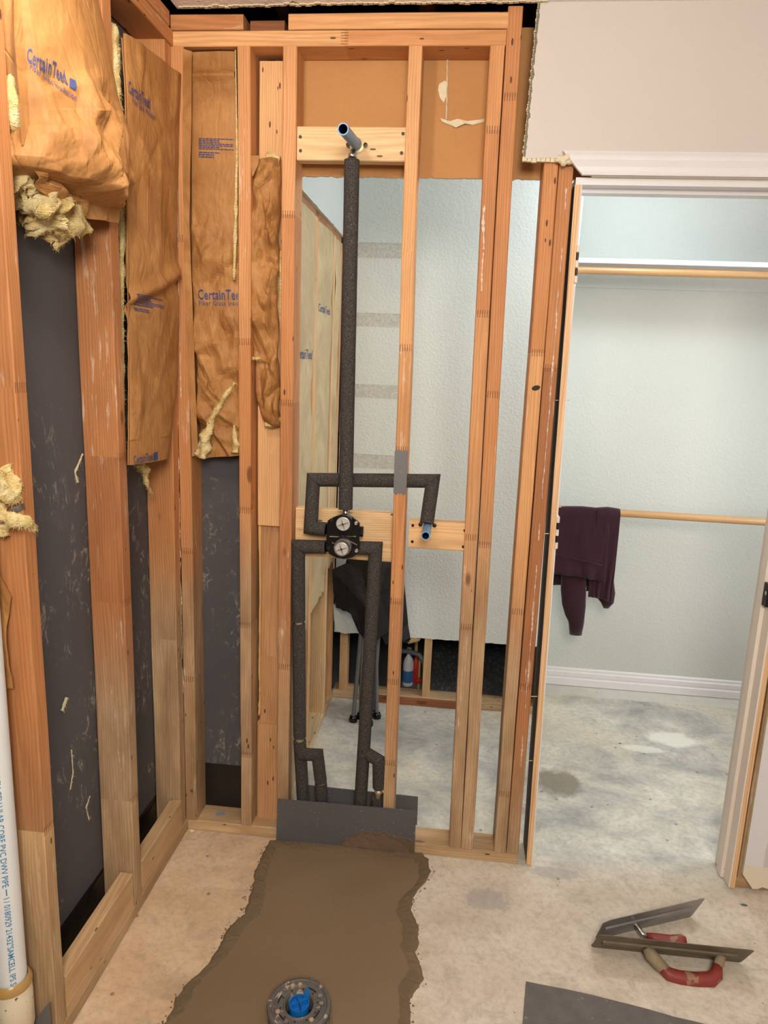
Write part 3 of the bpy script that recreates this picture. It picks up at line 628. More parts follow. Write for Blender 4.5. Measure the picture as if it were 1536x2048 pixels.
mb = MB(); mb.lathe((1.7462, .018, .965), (-1, 0, 0), [(0, .0016), (.005, .0014), (.006, 0)], 14); mb.build('screw', M['chrome'], sp)
# hinges left on the side jamb
def hinge(z0, z1):
    h = empty('hinge'); h.parent = DR
    xx = lambda z: 1.134-.036*z/2.06+.020
    n = 5; dz = (z1-z0)/n
    for i in range(n):
        z = z0+i*dz; mb = MB(); mb.tube([(xx(z), -.003, z+.001), (xx(z+dz), -.003, z+dz-.001)], .0048 if i % 2 == 0 else .0036, 12); mb.build('knuckle', M['jamb'] if i % 2 == 0 else M['screw'], h)
    mb = MB(); mb.box((xx(z0)-.001, .0, z0), (xx(z0)+.0015, .03, z1)); mb.build('leaf', M['jamb'], h)
hinge(at(1155, 567, 1, 0).z, at(1158, 490, 1, 0).z); hinge(at(1111, 1097, 1, 0).z, at(1114, 1032, 1, 0).z)
# long nails bridging the gap between stud and jamb
for z in (1.49, 1.1, .58, .36):
    mb = MB(); mb.tube([(1.09, .02, z), (1.14, .022, z+.003)], .0013, 8); mb.build('nail', M['brass'], DR)
def drip(par, pts, w_, y, seed, mat, name='paint_drip', gap=.0):
    V = []; F = []; n = 0
    a, b = Vector(pts[0]), Vector(pts[1]); N_ = int((b-a).length/.006)
    for i in range(N_+1):
        f = i/N_; p = a.lerp(b, f); g = nz(p.z*9, seed); ww = w_*(.25+abs(nz(p.z*60, seed+3))*1.6)*(1 if g > gap else 0); o = .003*nz(p.z*14, seed+7)
        V += [p+Vector((o-ww, 0, 0)), p+Vector((o, -.0012 if ww else 0, 0)), p+Vector((o+ww, 0, 0))]
        if i and ww: k = (i-1)*3; F += [(k, k+1, k+4, k+3), (k+1, k+2, k+5, k+4)]
    return mk(name, V, F, mat, par, kind='stuff')
M['drip'] = flat('dried_white_compound', (226, 206, 190), .8)
drip(WF, [(1.078, -.0012, 2.05), (1.089, -.0012, .35)], .0022, 0, 4, M['drip'], gap=-.12)
drip(WF, [(.862, -.0012, 2.06), (.872, -.0012, 1.75)], .004, 0, 9, M['drip'], gap=.0)
drip(WF, [(.004, -.0012, 2.2), (.004, -.0012, 1.45)], .0016, 0, 12, M['drip'], gap=-.2)
drip(WL, [(-.007, -.0025, 2.25), (-.007, -.0025, .5)], .0018, 0, 17, M['gyp'], 'torn_paper', gap=-.35)
# ---- next room
WS = S('wall_side')
SX0 = .309
for i, (y0, tn) in enumerate(((.113, .25), (.452, .3), (.808, .3), (.972, .4))):
    board('stud', WS, (SX0-.089, y0, STZ), (SX0, y0+.036, 2.055), 2, tone=tn, seed=81+i, tan_z=(.1, -.5) if i else (3, 2.9), tan=.25)
board('bottom_plate', WS, (SX0-.115, .113, 0), (SX0, 1.04, .038), 1, tone=.1, tan=.5, seed=86)
board('blocking', WS, (SX0-.089, .17, .038), (SX0-.05, .45, .13), 1, tone=.5, seed=87)
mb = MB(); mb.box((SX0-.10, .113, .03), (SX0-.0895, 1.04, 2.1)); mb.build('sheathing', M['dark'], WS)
pts = jag((SX0, .1035, 2.088), (SX0, 1.04, 2.088), 50, .004, (0, 0, 1), 12)+[Vector((SX0, 1.04, 2.088)), Vector((SX0, 1.04, 2.45)), Vector((SX0, .1035, 2.45))]
mb = MB(); mb.poly(pts, (1, 0, 0), .0127, 0, 1, 1); mb.build('drywall_panel', [M['offwhite'], M['gyp']], WS, label='white painted drywall above the torn line')
board('blocking', WS, (SX0-.089, .113, 2.055), (SX0-.013, 1.04, 2.093), 1, tone=.85, tan=.3, seed=88)
WFAR = S('wall_far')
FY = 1.045
pts = jag((SX0+.0, FY, .334), (1.25, FY, .338), 90, .0035, (0, 0, 1), 14)+[Vector((1.262, FY, .338)), Vector((1.262, FY, 2.45)), Vector((SX0, FY, 2.45))]
mb = MB(); mb.poly(pts, (0, -1, 0), .0127, 0, 1, 1); mb.build('drywall_panel', [M['offwhite'], M['gyp']], WFAR, label='off-white textured drywall cut off above the floor')
for zt, zb in ((2.07, 2.01), (1.786, 1.730), (1.486, 1.428), (1.181, 1.118)):
    mb = MB(); n = 14
    pp = [Vector((SX0+.001, FY-.0008, zb)), Vector((.60, FY-.0008, zb))]+[Vector((.60, FY-.0008, zt))]+[Vector((SX0+.001, FY-.0008, zt))]
    mb.poly(pp, (0, -1, 0), .0006); s_ = mb.build('scraped_strip', M['strip'], WFAR, label='rough bare strip where a shelf cleat was removed')
    mb = MB(); mb.box((SX0+.001, FY-.0022, zt), (.60, FY-.0002, zt+.002)); mb.build('paint_ridge', M['offwhite'], WFAR)
board('bottom_plate', WFAR, (SX0, FY+.002, 0), (1.262, FY+.091, .038), 0, tone=.15, tan=.9, seed=91, joints=(.9,))
for i, x in enumerate((.335, .735, 1.20)):
    board('stud', WFAR, (x, FY+.014, STZ), (x+.036, FY+.09, 1.2), 2, tone=.3, tan=.5, seed=92+i)
board('floor_strip', WFAR, (.50, FY-.012, 0), (.905, FY, .036), 0, tone=1, seed=96, label='dark reddish brown tack strip along the plate')
# cavity behind
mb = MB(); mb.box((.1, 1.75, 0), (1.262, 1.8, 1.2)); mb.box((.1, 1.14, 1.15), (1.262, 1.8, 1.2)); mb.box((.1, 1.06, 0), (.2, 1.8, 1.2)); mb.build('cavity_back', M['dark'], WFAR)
# return and closet wall
WC = S('wall_closet')
CY = 1.405
mb = MB(); mb.box((1.262, FY, 0), (1.275, CY, 2.45)); mb.box((1.262, CY, 0), (2.9, CY+.013, 2.45)); mb.build('drywall_panel', M['closet'], WC)
mould_strip('baseboard_back', None, 1.275, 2.9, [(CY, .004), (CY-.014, .004), (CY-.014, .040), (CY-.010, .046), (CY-.012, .056), (CY-.012, .074), (CY-.007, .080), (CY-.007, .090), (CY-.002, .097), (CY, .097)], M['trim']).__setitem__('kind', 'structure')
mb = MB(); mb.box((1.275, CY-.12, 0), (2.9, CY, .0012)); mb.build('trim_1', flat('pale_dusty_concrete', (206, 204, 194), .8, bump=.003, speck=((110, 106, 98), 60, .7)), kind='structure')
mb = MB(); mb.box((1.275, CY-.018, 1.955), (2.9, CY, 2.016)); mb.build('shelf_cleat', M['closet'], WC)
mb = MB(); mb.box((1.263, 1.07, 2.016), (2.9, CY, 2.035), c=.001); o = mb.build('closet_shelf', M['trim']); tag(o, 'white closet shelf above the upper rod', 'shelf')
mb = MB(); mb.tube([(1.263, 1.10, 1.991), (2.1, 1.10, 1.990), (2.9, 1.10, 1.991)], .0165, 20); o = autosm(mb.build('closet_rod', M['rod'])); tag(o, 'upper wooden closet rod just under the white shelf', 'rod')
mb = MB(); mb.tube([(1.263, 1.10, .972), (2.1, 1.10, .970), (2.9, 1.10, .972)], .0165, 20); o = autosm(mb.build('closet_rod', M['rod'])); tag(o, 'lower wooden closet rod with the maroon sweater over it', 'rod')
# tape tab
mb = MB(); p = at(982, 962, 1, FY-.001); mb.box((p.x-.012, FY-.0022, p.z-.017), (p.x+.0145, FY-.0004, p.z+.018)); o = mb.build('tape_tab', M['tape']); tag(o, 'small piece of blue masking tape on the far off-white wall', 'tape')
# ==================================================================== THINGS
# ---- batts on the left wall
def pillow(u): return max(0, 1-(2*u-1)**2)**.5
K1 = empty('insulation_batt', at(110, 430, 0, 0), label='bulging kraft-faced batt in the nearest left bay, sagging over yellow wool', cat='insulation')
def par(o, e): o.parent = e; o.matrix_parent_inverse = Matrix.Translation(-e.location); return o
class Under:
    """collects parts made in world space and parents them to an Empty that has a location"""
    def __init__(s, e): s.e = e; s.b = set(bpy.data.objects)
    def done(s):
        for o in set(bpy.data.objects)-s.b:
            if o.parent is s.e or o.parent is None:
                o.parent = s.e; o.matrix_parent_inverse = Matrix.Translation(-s.e.location)
FOF = Folds(12, 50, (-.76, -.3, 1.8, 2.1), (.05, .2), (.01, .03), (.008, .03), 1.2)
FO1 = Folds(5, 46, (-.76, -.33, 1.84, 2.08), (.14, .36), (.018, .05), (.005, .018), .6)
FO1b = Folds(6, 26, (-.76, -.33, 2.0, 2.45), (.1, .35), (.01, .03), (.0015, .004), .3)
def h1(u, v, p):
    h = .012+.055*pillow(u)*min(1, .35+v)+.03*v*v
    lo = max(0, (v-.55)/.45)
    h += lo*(.030*crumple(p, 8, 2)-.02)+lo*.004*nz(p.y*20, p.z*20)
    h += FO1(p)*min(1, max(0, (v-.35)/.2))+FO1b(p)*(.3 if v < .55 else 1)+.003*nz(p.y*9, p.z*3)
    h -= .03*max(0, (v-.78)/.22)**2+.08*max(0, (v-.93)/.07)**2; h += FOF(p)*max(0, (v-.7)/.3)*.6
    h -= .03*max(0, (.06-u)/.06)
    return h
T = [('CertainTeed', (49, 121), (133, 170), (51, 93), .014), ('Fiber Glass Insulation', (56, 137), (150, 203), (57, 123), .0)]
u_ = Under(K1)
o, Pf, inv = relief('paper_facing', K1, 0, 0, (1, 0, 0), [(2, -60), (10, 0), (22, 120), (34, 250), (24, 310), (28, 335)], [(172, -60), (180, 0), (196, 120), (214, 250), (228, 350), (222, 438)], h1, M['kraft'], 70, 150, T)
# square mark after the word
mark(Pf, inv, K1, ((136, 155), (148, 161), (148, 181), (136, 174)), M['inkblue'])
# flap to the left and the crumpled lower lip
relief('paper_flap', K1, 0, .004, (1, 0, 0), [(14, -40), (16, 60), (20, 120), (26, 180), (33, 290)], [(30, -40), (33, 60), (38, 120), (50, 180), (62, 285)], lambda u, v, p: .008+.008*crumple(p, 12, 5)+.006*u, M['kraft'], 10, 60)
relief('paper_fold', K1, 0, -.012, (1, 0, 0), [(30, 330), (60, 380), (78, 400), (120, 430)], [(120, 368), (170, 395), (232, 392), (208, 446)], lambda u, v, p: .01+.05*crumple(p, 9, 11)-.02*v+FOF(p), M['kraft'], 40, 30)
A = lambda x, y, d=-.03: at(x, y, 0, d)
tuft('wool', K1, [A(16, 110), A(24, 190, -.01), A(30, 255, -.01), A(26, 300)], [.014, .022, .020, .008], M['fiber'], .5, 40, 1, 200)
tuft('wool', K1, [A(30, 340), A(55, 365), A(80, 400, -.02), A(100, 425, -.02), A(115, 452), A(112, 500)], [.03, .045, .035, .045, .026, .006], M['fiber'], .75, 34, 2, 900, sub=12, n=26)
tuft('wool', K1, [A(92, 425), A(130, 440, -.01), A(160, 450, -.01), A(172, 446)], [.03, .034, .018, .006], M['fiber'], .7, 36, 5, 500)
u_.done()
K2 = empty('insulation_batt', at(290, 900, 0, 0), label='tall flat kraft-faced batt in the left bay beside the corner', cat='insulation')
u_ = Under(K2)
FO2 = Folds(8, 60, (-.38, 0, 1.3, 2.3), (.1, .5), (.012, .03), (.001, .004), .25)
FO3 = Folds(9, 110, (0, .2, 1.2, 2.1), (.08, .32), (.012, .035), (.004, .016), .5, 0)
FO4 = Folds(10, 120, (.2, .34, 1.3, 2.2), (.05, .22), (.008, .022), (.005, .018), .35, 0)
def h2(u, v, p):
    h = .003+.016*pillow(u)+.004*nz(p.y*7, p.z*3); fold = math.exp(-((v-.545+.06*u)/.02)**2)
    h += .012*fold-.010*math.exp(-((v-.57+.06*u)/.015)**2)+.0035*crumple(p, 9, 3)+FO2(p)*(1-.9*math.exp(-((v-.15)/.05)**2))*(1 if v < .93 else .15)
    h += .012*max(0, u-.75)*4*(1-v)
    return h
T = [('CertainTeed', (254, 184), (298, 218), (254, 159), .014), ('Fiber Glass Insulation', (262, 206), (309, 241), (262, 192), .0), ('CertainTeed', (266, 928), (306, 920), (264, 911), .012)]
o, Pf, inv = relief('paper_facing', K2, 0, 0, (1, 0, 0), [(240, 66), (246, 250), (250, 480), (250, 640), (252, 790), (252, 930)], [(351, 152), (346, 300), (342, 470), (350, 640), (346, 790), (330, 916)], h2, M['kraft'], 50, 190, T)
lines_block(o, Pf, inv, K2, ((270, 586), (324, 599), (324, 633), (269, 622)), 9, M['inkblue'])
mark(Pf, inv, K2, ((307, 905), (313, 903), (313, 919), (307, 921)), M['inkblue'])
relief('paper_flap', K2, 0, .002, (1, 0, 0), [(236, 75), (244, 250), (248, 480), (250, 640), (250, 790), (250, 928)], [(247, 80), (253, 250), (256, 480), (259, 640), (261, 790), (262, 930)], lambda u, v, p: .006+.006*crumple(p, 14, 5)-.006*u, M['kraft'], 6, 120)
tuft('wool', K2, [A(224, 52, -.03), A(229, 110, -.015), A(234, 200, -.012), A(240, 320, -.012), A(243, 450, -.014), A(243, 640, -.018), A(246, 780, -.02), A(248, 900, -.03)], [.013, .012, .011, .013, .011, .006, .005, .004], M['fiber'], .55, 42, 7, 900, sub=14)
tuft('wool', K2, [A(278, 925), A(290, 945), A(294, 970), A(306, 990, -.03)], [.014, .012, .005, .002], M['fiber'], .6, 40, 8, 300)
u_.done()
# ---- batts on the front wall
K3 = empty('insulation_batt', at(420, 915, 1, 0), label='long wrinkled kraft-faced batt in the front bay next to the corner', cat='insulation')
u_ = Under(K3)
def h3(u, v, p):
    h = .002+.006*pillow(u)+.004*nz(p.x*8, p.z*4); lo = min(1, max(0, (v-.33)/.15))
    h += lo*(.024*crumple(p, 6.5, 3)-.012)+lo*FO3(p)*(1-.93*math.exp(-((v-.55)/.04)**2))+.0015*crumple(p, 20, 2)-.026
    h += .012*math.exp(-((v-.06)/.012)**2)
    return h
T = []
o, Pf, inv = relief('paper_facing', K3, 1, .0, (0, -1, 0), [(372, 98), (376, 300), (380, 560), (388, 760), (396, 918)], [(464, 96), (471, 300), (473, 560), (476, 760), (478, 912)], h3, M['kraft'], 60, 190)
# text clipped by the paper's torn right edge
for s, a, b, t, bold, lim in (('CertainTeed', (397, 599), (488, 599), (397, 578), .014, .98), ('Fiber Glass Insulation', (398, 611), (503, 614), (398, 601), 0, .98)):
    vs, fs = text_flat(s, bold, 1.08); x1 = max(v.x for v in vs); A_ = inv(*a); A2 = inv(440, a[1]+1); T_ = inv(*t); du = (A2[0]-A_[0])/(440-a[0])*(b[0]-a[0])
    pts = []
    for v in vs: pts.append((A_[0]+du*v.x/x1, A_[1]+(T_[1]-A_[1])*v.y/.72))
    keep = [f for f in fs if max(pts[i][0] for i in f) < lim]
    mk('printed_lettering', [Pf(min(1, u), v, .0032) for u, v in pts], keep, M['inkblue'], K3)
lines_block(o, Pf, inv, K3, ((398, 276), (468, 278), (468, 320), (398, 316)), 11, M['inkblue'])
relief('paper_flap', K3, 1, -.001, (0, -1, 0), [(368, 100), (366, 250), (368, 450), (372, 600), (380, 780), (386, 912)], [(385, 104), (384, 250), (380, 450), (386, 600), (392, 780), (398, 912)], lambda u, v, p: .003+.004*crumple(p, 14, 5), M['kraft'], 6, 110)
FB = lambda x, y, d=.0: at(x, y, 1, d)
tuft('wool', K3, [FB(404, 912, -.005), FB(410, 880, -.012), FB(424, 840, -.012), FB(445, 800, -.012), FB(470, 765, -.008)], [.018, .017, .008, .007, .006], M['fiber'], .7, 45, 11, 600, sub=10)
tuft('wool', K3, [FB(472, 905, .0), FB(470, 880, .0), FB(468, 850, .0)], [.012, .008, .004], M['fiber'], .7, 45, 12, 200)
tuft('wool', K3, [FB(471, 100, .01), FB(474, 300, .01), FB(472, 420, .01), FB(468, 560, .01)], [.002, .003, .006, .004], M['fiber'], .5, 45, 13, 0)
u_.done()
K4 = empty('insulation_batt', at(540, 860, 1, .02), label='narrow crumpled batt stuffed in the slot left of the pipes', cat='insulation')
u_ = Under(K4)
def h4(u, v, p): return .005+.028*pillow(u)+.02*crumple(p, 9, 5)-.01+FO4(p)
relief('paper_facing', K4, 1, .045, (0, -1, 0), [(512, 322), (508, 420), (502, 520), (503, 600), (510, 700), (514, 800), (536, 858)], [(562, 322), (562, 420), (561, 520), (556, 600), (560, 700), (562, 780), (564, 850)], h4, M['kraft'], 44, 190)
relief('paper_flap', K4, 1, .01, (0, -1, 0), [(500, 312), (503, 330), (505, 352)], [(520, 312), (517, 330), (507, 354)], lambda u, v, p: .002+.004*crumple(p, 20, 5), M['kraft'], 6, 12)
tuft('wool', K4, [FB(515, 325, .035), FB(540, 318, .035), FB(560, 322, .035)], [.008, .016, .008], M['fiber'], .7, 50, 21, 350)
tuft('wool', K4, [FB(562, 500, .04), FB(562, 620, .04), FB(566, 760, .04)], [.004, .005, .004], M['fiber'], .5, 45, 22, 60)
tuft('wool', K4, [FB(530, 850, .03), FB(548, 843, .03), FB(565, 838, .03)], [.006, .016, .012], M['fiber'], .6, 50, 23, 250)
tuft('wool', K4, [FB(504, 716, .03), FB(512, 718, .02), FB(522, 716, .02)], [.006, .006, .003], M['fiber'], .6, 60, 24, 80)
u_.done()
# ---- loose wool on the nearest stud, with a rumpled kraft tail behind the white pipe
LW = empty('wool_tuft', at(20, 1040, 0, .01), label='loose yellow glass wool snagged over the metal strap on the nearest stud', cat='insulation')
u_ = Under(LW)
Y = lambda x, y, yy: at(x, y, 1, yy)
tuft('wool', LW, [Y(-6, 950, -.80), Y(10, 975, -.81), Y(25, 992, -.81), Y(38, 1000, -.80)], [.03, .026, .018, .01], M['fiber'], .8, 40, 31, 700, sub=10)
tuft('wool', LW, [Y(-4, 1005, -.82), Y(8, 1030, -.83), Y(28, 1040, -.83), Y(50, 1044, -.82), Y(62, 1052, -.80), Y(70, 1057, -.79)], [.012, .012, .013, .011, .007, .003], M['fiber'], .5, 40, 32, 500, sub=10)
tuft('wool', LW, [Y(4, 1048, -.815), Y(10, 1070, -.81)], [.012, .008], M['fiber'], .5, 40, 33, 100)
u_.done()
mb = MB(); a, b, c_, d = at(22, 1016, 1, -.7915), at(48, 1006, 1, -.7915), at(50, 1018, 1, -.7915), at(24, 1030, 1, -.7915)
mb.poly([a, b, c_, d], (0, -1, 0), .001); o = mb.build('strap', M['chrome']); tag(o, 'short bent metal strap nailed to the nearest left stud', 'strap')
KT = empty('insulation_batt', at(20, 1400, 1, -.80), label='rumpled kraft edge peeking out behind the white plastic pipe', cat='insulation')
u_ = Under(KT)
relief('paper_facing', KT, 1, -.797, (0, -1, 0), [(0, 1130), (2, 1250), (5, 1330), (20, 1370)], [(8, 1140), (27, 1190), (20, 1250), (34, 1372)], lambda u, v, p: .002+.02*crumple(p, 16, 3), M['kraft'], 16, 60)
u_.done()
# wool shreds stuck on the sheathing
for i, (pts, r, lab) in enumerate(((((165, 908), (158, 925), (150, 945), (155, 965)), .0026, 'curled strand of wool on the grey sheathing beside the second stud'), (((132, 1395), (128, 1408), (124, 1422)), .004, 'small wool shred on the sheathing at knee height'), (((180, 1592), (172, 1615), (178, 1640)), .0015, 'thin looped wool strand low on the sheathing'), (((143, 1500), (146, 1545), (140, 1580)), .0018, 'long faint wool smear near the bottom of the sheathing'))):
    o = tuft('wool_shred', None, [at(x, y, 0, -.089) for x, y in pts], r, M['wool'], .5, 80, 40+i, 60); tag(o, lab, 'insulation')
# ---- next room batts
def h5(seed): return lambda u, v, p: .002+.010*pillow(u)+.016*crumple(p, 6, seed)+.004*crumple(p, 18, seed)-.018
def wallbatt(yA, yB, z1, zbA, zbB, label, seed, texts=()):
    e = empty('insulation_batt', (SX0-.04, (yA+yB)/2, zbB), label=label, cat='insulation', group='pale batts in the next room'); u_ = Under(e)
    nu, nv = 26, 130; V = []; hf = h5(seed)
    for j in range(nv+1):
        for i in range(nu+1):
            u, v = i/nu, j/nv; y = yA+(yB-yA)*u; zb = zbA+(zbB-zbA)*u+.03*nz(u*6, seed); z = z1+(zb-z1)*v; p = Vector((0, y, z)); V.append((SX0+hf(u, v, p), y, z))
    F = [(j*(nu+1)+i, j*(nu+1)+i+1, (j+1)*(nu+1)+i+1, (j+1)*(nu+1)+i) for j in range(nv) for i in range(nu)]
    o = mk('paper_facing', V, F, M['kraft_pale'], e); md = o.modifiers.new('paper', 'SOLIDIFY'); md.thickness = .0015
    for (s, y0, z0, sz) in texts:
        vs, fs = text_flat(s, .012); W = []
        for v in vs: y = y0+v.x*sz; z = z0+v.y*sz; uu = (y-yA)/(yB-yA); W.append((SX0+hf(uu, .5, Vector((0, y, z)))+.002, y, z))
        mk('printed_lettering', W, fs, M['inkblue'], e)
    u_.done(); return e
wallbatt(.155, .446, 2.05, .42, .62, 'pale batt nearest the pipes in the next room side wall', 2, [('CertainTeed', .19, .90, .045), ('CertainTeed', .18, 1.58, .045)])
wallbatt(.492, .800, 2.05, .62, .66, 'pale batt between the middle studs of the next room side wall', 6, [('CertainTeed', .52, 1.10, .045), ('CertainTeed', .52, 1.75, .04)])
wallbatt(.848, .968, 2.05, .7, .72, 'narrowest pale batt by the far corner of the next room', 9)
# ---- pipes
def sleeve(par, a, b, r, name='foam_sleeve', ta=None, tb=None, n=20, mat=None):
    """foam tube from a to b; ta/tb = neighbouring points for a mitred end"""
    a, b = Vector(a), Vector(b); d = (b-a).normalized(); up = d.orthogonal().normalized(); sd = d.cross(up); L = (b-a).length; V = []; F = []; k = max(2, int(L/.03))
    def plane(t, here, sgn):
        if t is None: return lambda q: 0
        e = (Vector(t)-here).normalized(); dd = d*sgn; m_ = (dd+e)
        if (dd-e).length < .05: return lambda q: 0
        m_.normalize(); return lambda q: -(q-here).dot(m_)/d.dot(m_)
    fa = plane(ta, a, -1); fb = plane(tb, b, 1)
    for i in range(k+1):
        f = i/k
        for j in range(n):
            an = 2*math.pi*j/n; off = (up*math.cos(an)+sd*math.sin(an))*r*(1+.02*nz(f*L*30, an)); q = a+d*L*f+off
            if i == 0: q = q+d*(fa(a+off)+.0006)
            elif i == k: q = q+d*(fb(b+off)-.0006)
            V.append(q)
    for i in range(k):
        for j in range(n): F.append((i*n+j, i*n+(j+1) % n, (i+1)*n+(j+1) % n, (i+1)*n+j))
    F += [tuple(reversed(range(n))), tuple(range(k*n, (k+1)*n))]
    return autosm(mk(name, V, F, mat or M['foam'], par))
def run(par, pts, r, **k):
    for i in range(len(pts)-1):
        sleeve(par, pts[i], pts[i+1], r, ta=pts[i-1] if i > 0 else None, tb=pts[i+2] if i < len(pts)-2 else None, **k)
FR = .0208
RI = empty('shower_riser_pipe', (.51, -.012, 1.12), label='tall foam-wrapped shower riser with a blue stub pointing out at the top', cat='pipe')
u_ = Under(RI)
run(RI, [(.512, -.022, 1.147), (.501, -.016, 2.108)], FR)
mb = MB(); mb.tube([(.5125, -.020, 1.085), (.512, -.022, 1.16)], .0085, 14); mb.build('copper_tube', M['chrome'], RI, smooth=True)
mb = MB(); mb.tube([(.501, -.010, 2.095), (.5015, -.006, 2.135)], .008, 14); mb.lathe((.501, -.010, 2.112), (0, .05, 1), [(.008, 0), (.012, 0), (.012, .012), (.009, .014)], 16); mb.build('fitting', M['chrome'], RI, smooth=True)
mb = MB(); mb.lathe((.5095, .012, 2.152), (0, -1, 0), [(0.0, 0), (.020, 0), (.020, .004), (.014, .006), (.014, .02)], 20); mb.box((.482, .007, 2.146), (.537, .0118, 2.158), c=.001); mb.build('drop_ear_elbow', M['brass'], RI)
for x in (.486, .533):
    mb = MB(); mb.lathe((x, .007, 2.152), (0, -1, 0), [(0, .003), (.006, .002), (.006, 0)], 12); mb.build('screw', M['screw'], RI)
def hollow(name, par, a, b, r, ri):
    a, b = Vector(a), Vector(b); mb = MB(); d = (b-a); L = d.length; mb.lathe(a, d, [(r, 0), (r, L), (ri, L)], 24, 0); mb.lathe(a, d, [(ri, L), (ri, L*.2), (0, L*.2)], 24, 1)
    return autosm(mb.build(name, [M['blue'], M['blued']], par))
hollow('blue_stub', RI, (.509, .005, 2.152), (.504, -.185, 2.133), .0142, .0112)
u_.done()
SP = empty('tub_spout_pipe', (.757, .03, 1.10), label='foam-wrapped loop from the valve over to the lower blue stub', cat='pipe')
u_ = Under(SP)
yy = .026
run(SP, [(.452, -.004, 1.078), (.404, -.002, 1.080), (.404, yy, 1.222), (.764, yy+.004, 1.238), (.754, -.006, 1.116)], FR)
hollow('blue_stub', SP, (.756, .006, 1.103), (.757, -.125, 1.106), .0125, .0098)
for x in (.735, .777):
    mb = MB(); mb.lathe((x, .009, 1.108), (0, -1, 0), [(0, .004), (.006, .003), (.006, 0)], 12); mb.build('screw', M['screw'], SP)
u_.done()
HS = empty('supply_pipe', (.374, .03, .06), label='foam-wrapped supply pipe dropping from the left of the valve with a small side loop', cat='pipe')
u_ = Under(HS)
run(HS, [(.452, -.002, 1.022), (.366, .0, 1.018), (.367, .02, .772)], FR)
run(HS, [(.367, .02, .762), (.374, .03, .365)], FR)
run(HS, [(.374, .03, .352), (.381, .034, .24), (.394, .034, .04)], FR)
run(HS, [(.380, .020, .31), (.440, .0, .324), (.450, .016, .222)], FR*.97); run(HS, [(.450, .018, .212), (.458, .03, .04)], FR*.97)
mb = MB(); mb.tube([(.367, .02, .785), (.367, .02, .75)], .013, 14); mb.tube([(.366, .028, .770), (.345, .028, .770)], .004, 10); mb.build('pipe_clip', M['brass'], HS, smooth=True)
mb = MB(); mb.tube([(.374, .03, .38), (.374, .03, .34)], .014, 14); mb.tube([(.372, .028, .362), (.346, .028, .362)], .004, 10); mb.build('pipe_clip', M['brass'], HS, smooth=True)
mb = MB(); mb.tube([(.450, .017, .24), (.451, .018, .2)], .013, 14); mb.build('pipe_clip', M['brass'], HS, smooth=True)
u_.done()
CS = empty('supply_pipe', (.58, .03, .06), label='foam-wrapped supply pipe dropping from the right of the valve, joined by a bare copper gap', cat='pipe')
u_ = Under(CS)
run(CS, [(.548, -.002, 1.026), (.604, .0, 1.028), (.597, .012, .70), (.580, .030, .04)], FR)
run(CS, [(.590, .026, .335), (.640, .0, .325), (.643, .012, .222)], FR*.97); run(CS, [(.640, .02, .178), (.638, .03, .04)], FR*.97)
mb = MB(); mb.tube([(.643, .016, .225), (.641, .02, .17)], .009, 14); mb.lathe((.642, .016, .213), (0, 0, -1), [(.009, 0), (.013, 0), (.013, .015), (.009, .017)], 16); mb.build('copper_joint', M['brass'], CS, smooth=True)
u_.done()
# ---- valve
VX, VZ = .503, 1.050; VV = empty('shower_valve', (VX, -.03, VZ), label='black shower valve body with two silver round caps', cat='valve')
u_ = Under(VV)
def vp(px, py, y=-.035): return at(px, py, 1, y)
ol = [(664, 1036), (676, 1031), (694, 1030), (704, 1034), (719, 1047), (719, 1097), (716, 1107), (704, 1115), (688, 1118), (672, 1115), (659, 1108), (652, 1097), (652, 1090), (655, 1042)]
mb = MB(); mb.poly([vp(*p) for p in ol], (0, -1, 0), .012); o = mb.build('mounting_plate', M['valveblk'], VV); bv = o.modifiers.new('b', 'BEVEL'); bv.width = .003; bv.segments = 2
for (px, py), r, ln in (((686, 1048), .0235, .028), ((683, 1098), .0225, .038)):
    c0 = vp(px, py, -.035); c = Vector((c0.x, -.036, c0.z))
    # keep the front face on the line of sight of the photographed cap
    f_ = at(px, py, 1, -.036-ln); c.x = f_.x; c.z = f_.z
    mb = MB(); mb.lathe(c, (0, -1, 0), [(r*1.12, 0), (r*1.12, ln*.55), (r, ln*.6), (r, ln), (r*.88, ln)], 36); rg = autosm(mb.build('cap_ring', M['valveblk'] if ln < .03 else M['drain'], VV))
    mb = MB(); mb.lathe(c+Vector((0, -ln+.003, 0)), (0, -1, 0), [(0, 0), (r*.86, 0), (r*.88, .002), (r*.80, .0028), (r*.76, .001), (0, .001)], 36); cp = autosm(mb.build('test_cap', M['cap'], VV))
    mb = MB()
    for an in (.35, .35+math.pi/2):
        dx, dz = math.cos(an)*r*.74, math.sin(an)*r*.74; px_, pz_ = -math.sin(an)*.0022, math.cos(an)*.0022
        yb = c.y-ln+.001; V = [Vector((c.x-dx, yb, c.z-dz)), Vector((c.x+px_, yb, c.z+pz_)), Vector((c.x+dx, yb, c.z+dz)), Vector((c.x-px_, yb, c.z-pz_))]
        mb.poly([v+Vector((0, -.005, 0)) for v in V], (0, -1, 0), .006)
    mb.build('cross_rib', M['chrome'], cp)
for px, py in ((663, 1040), (712, 1046), (657, 1096), (713, 1101), (685, 1074)):
    c = vp(px, py, -.036); mb = MB(); mb.lathe(c, (0, -1, 0), [(.0055, 0), (.0055, .004), (.003, .0045), (0, .003)], 16); mb.build('screw', M['screw'] if px < 700 else M['chrome'], VV)
mb = MB()
for z in (1.078, 1.024): mb.tube([(.440, -.004, z), (.565, -.004, z)], .016, 16)
mb.tube([(.503, -.004, 1.0), (.503, -.004, 1.10)], .02, 16); mb.build('valve_body', M['valveblk'], VV, smooth=True)
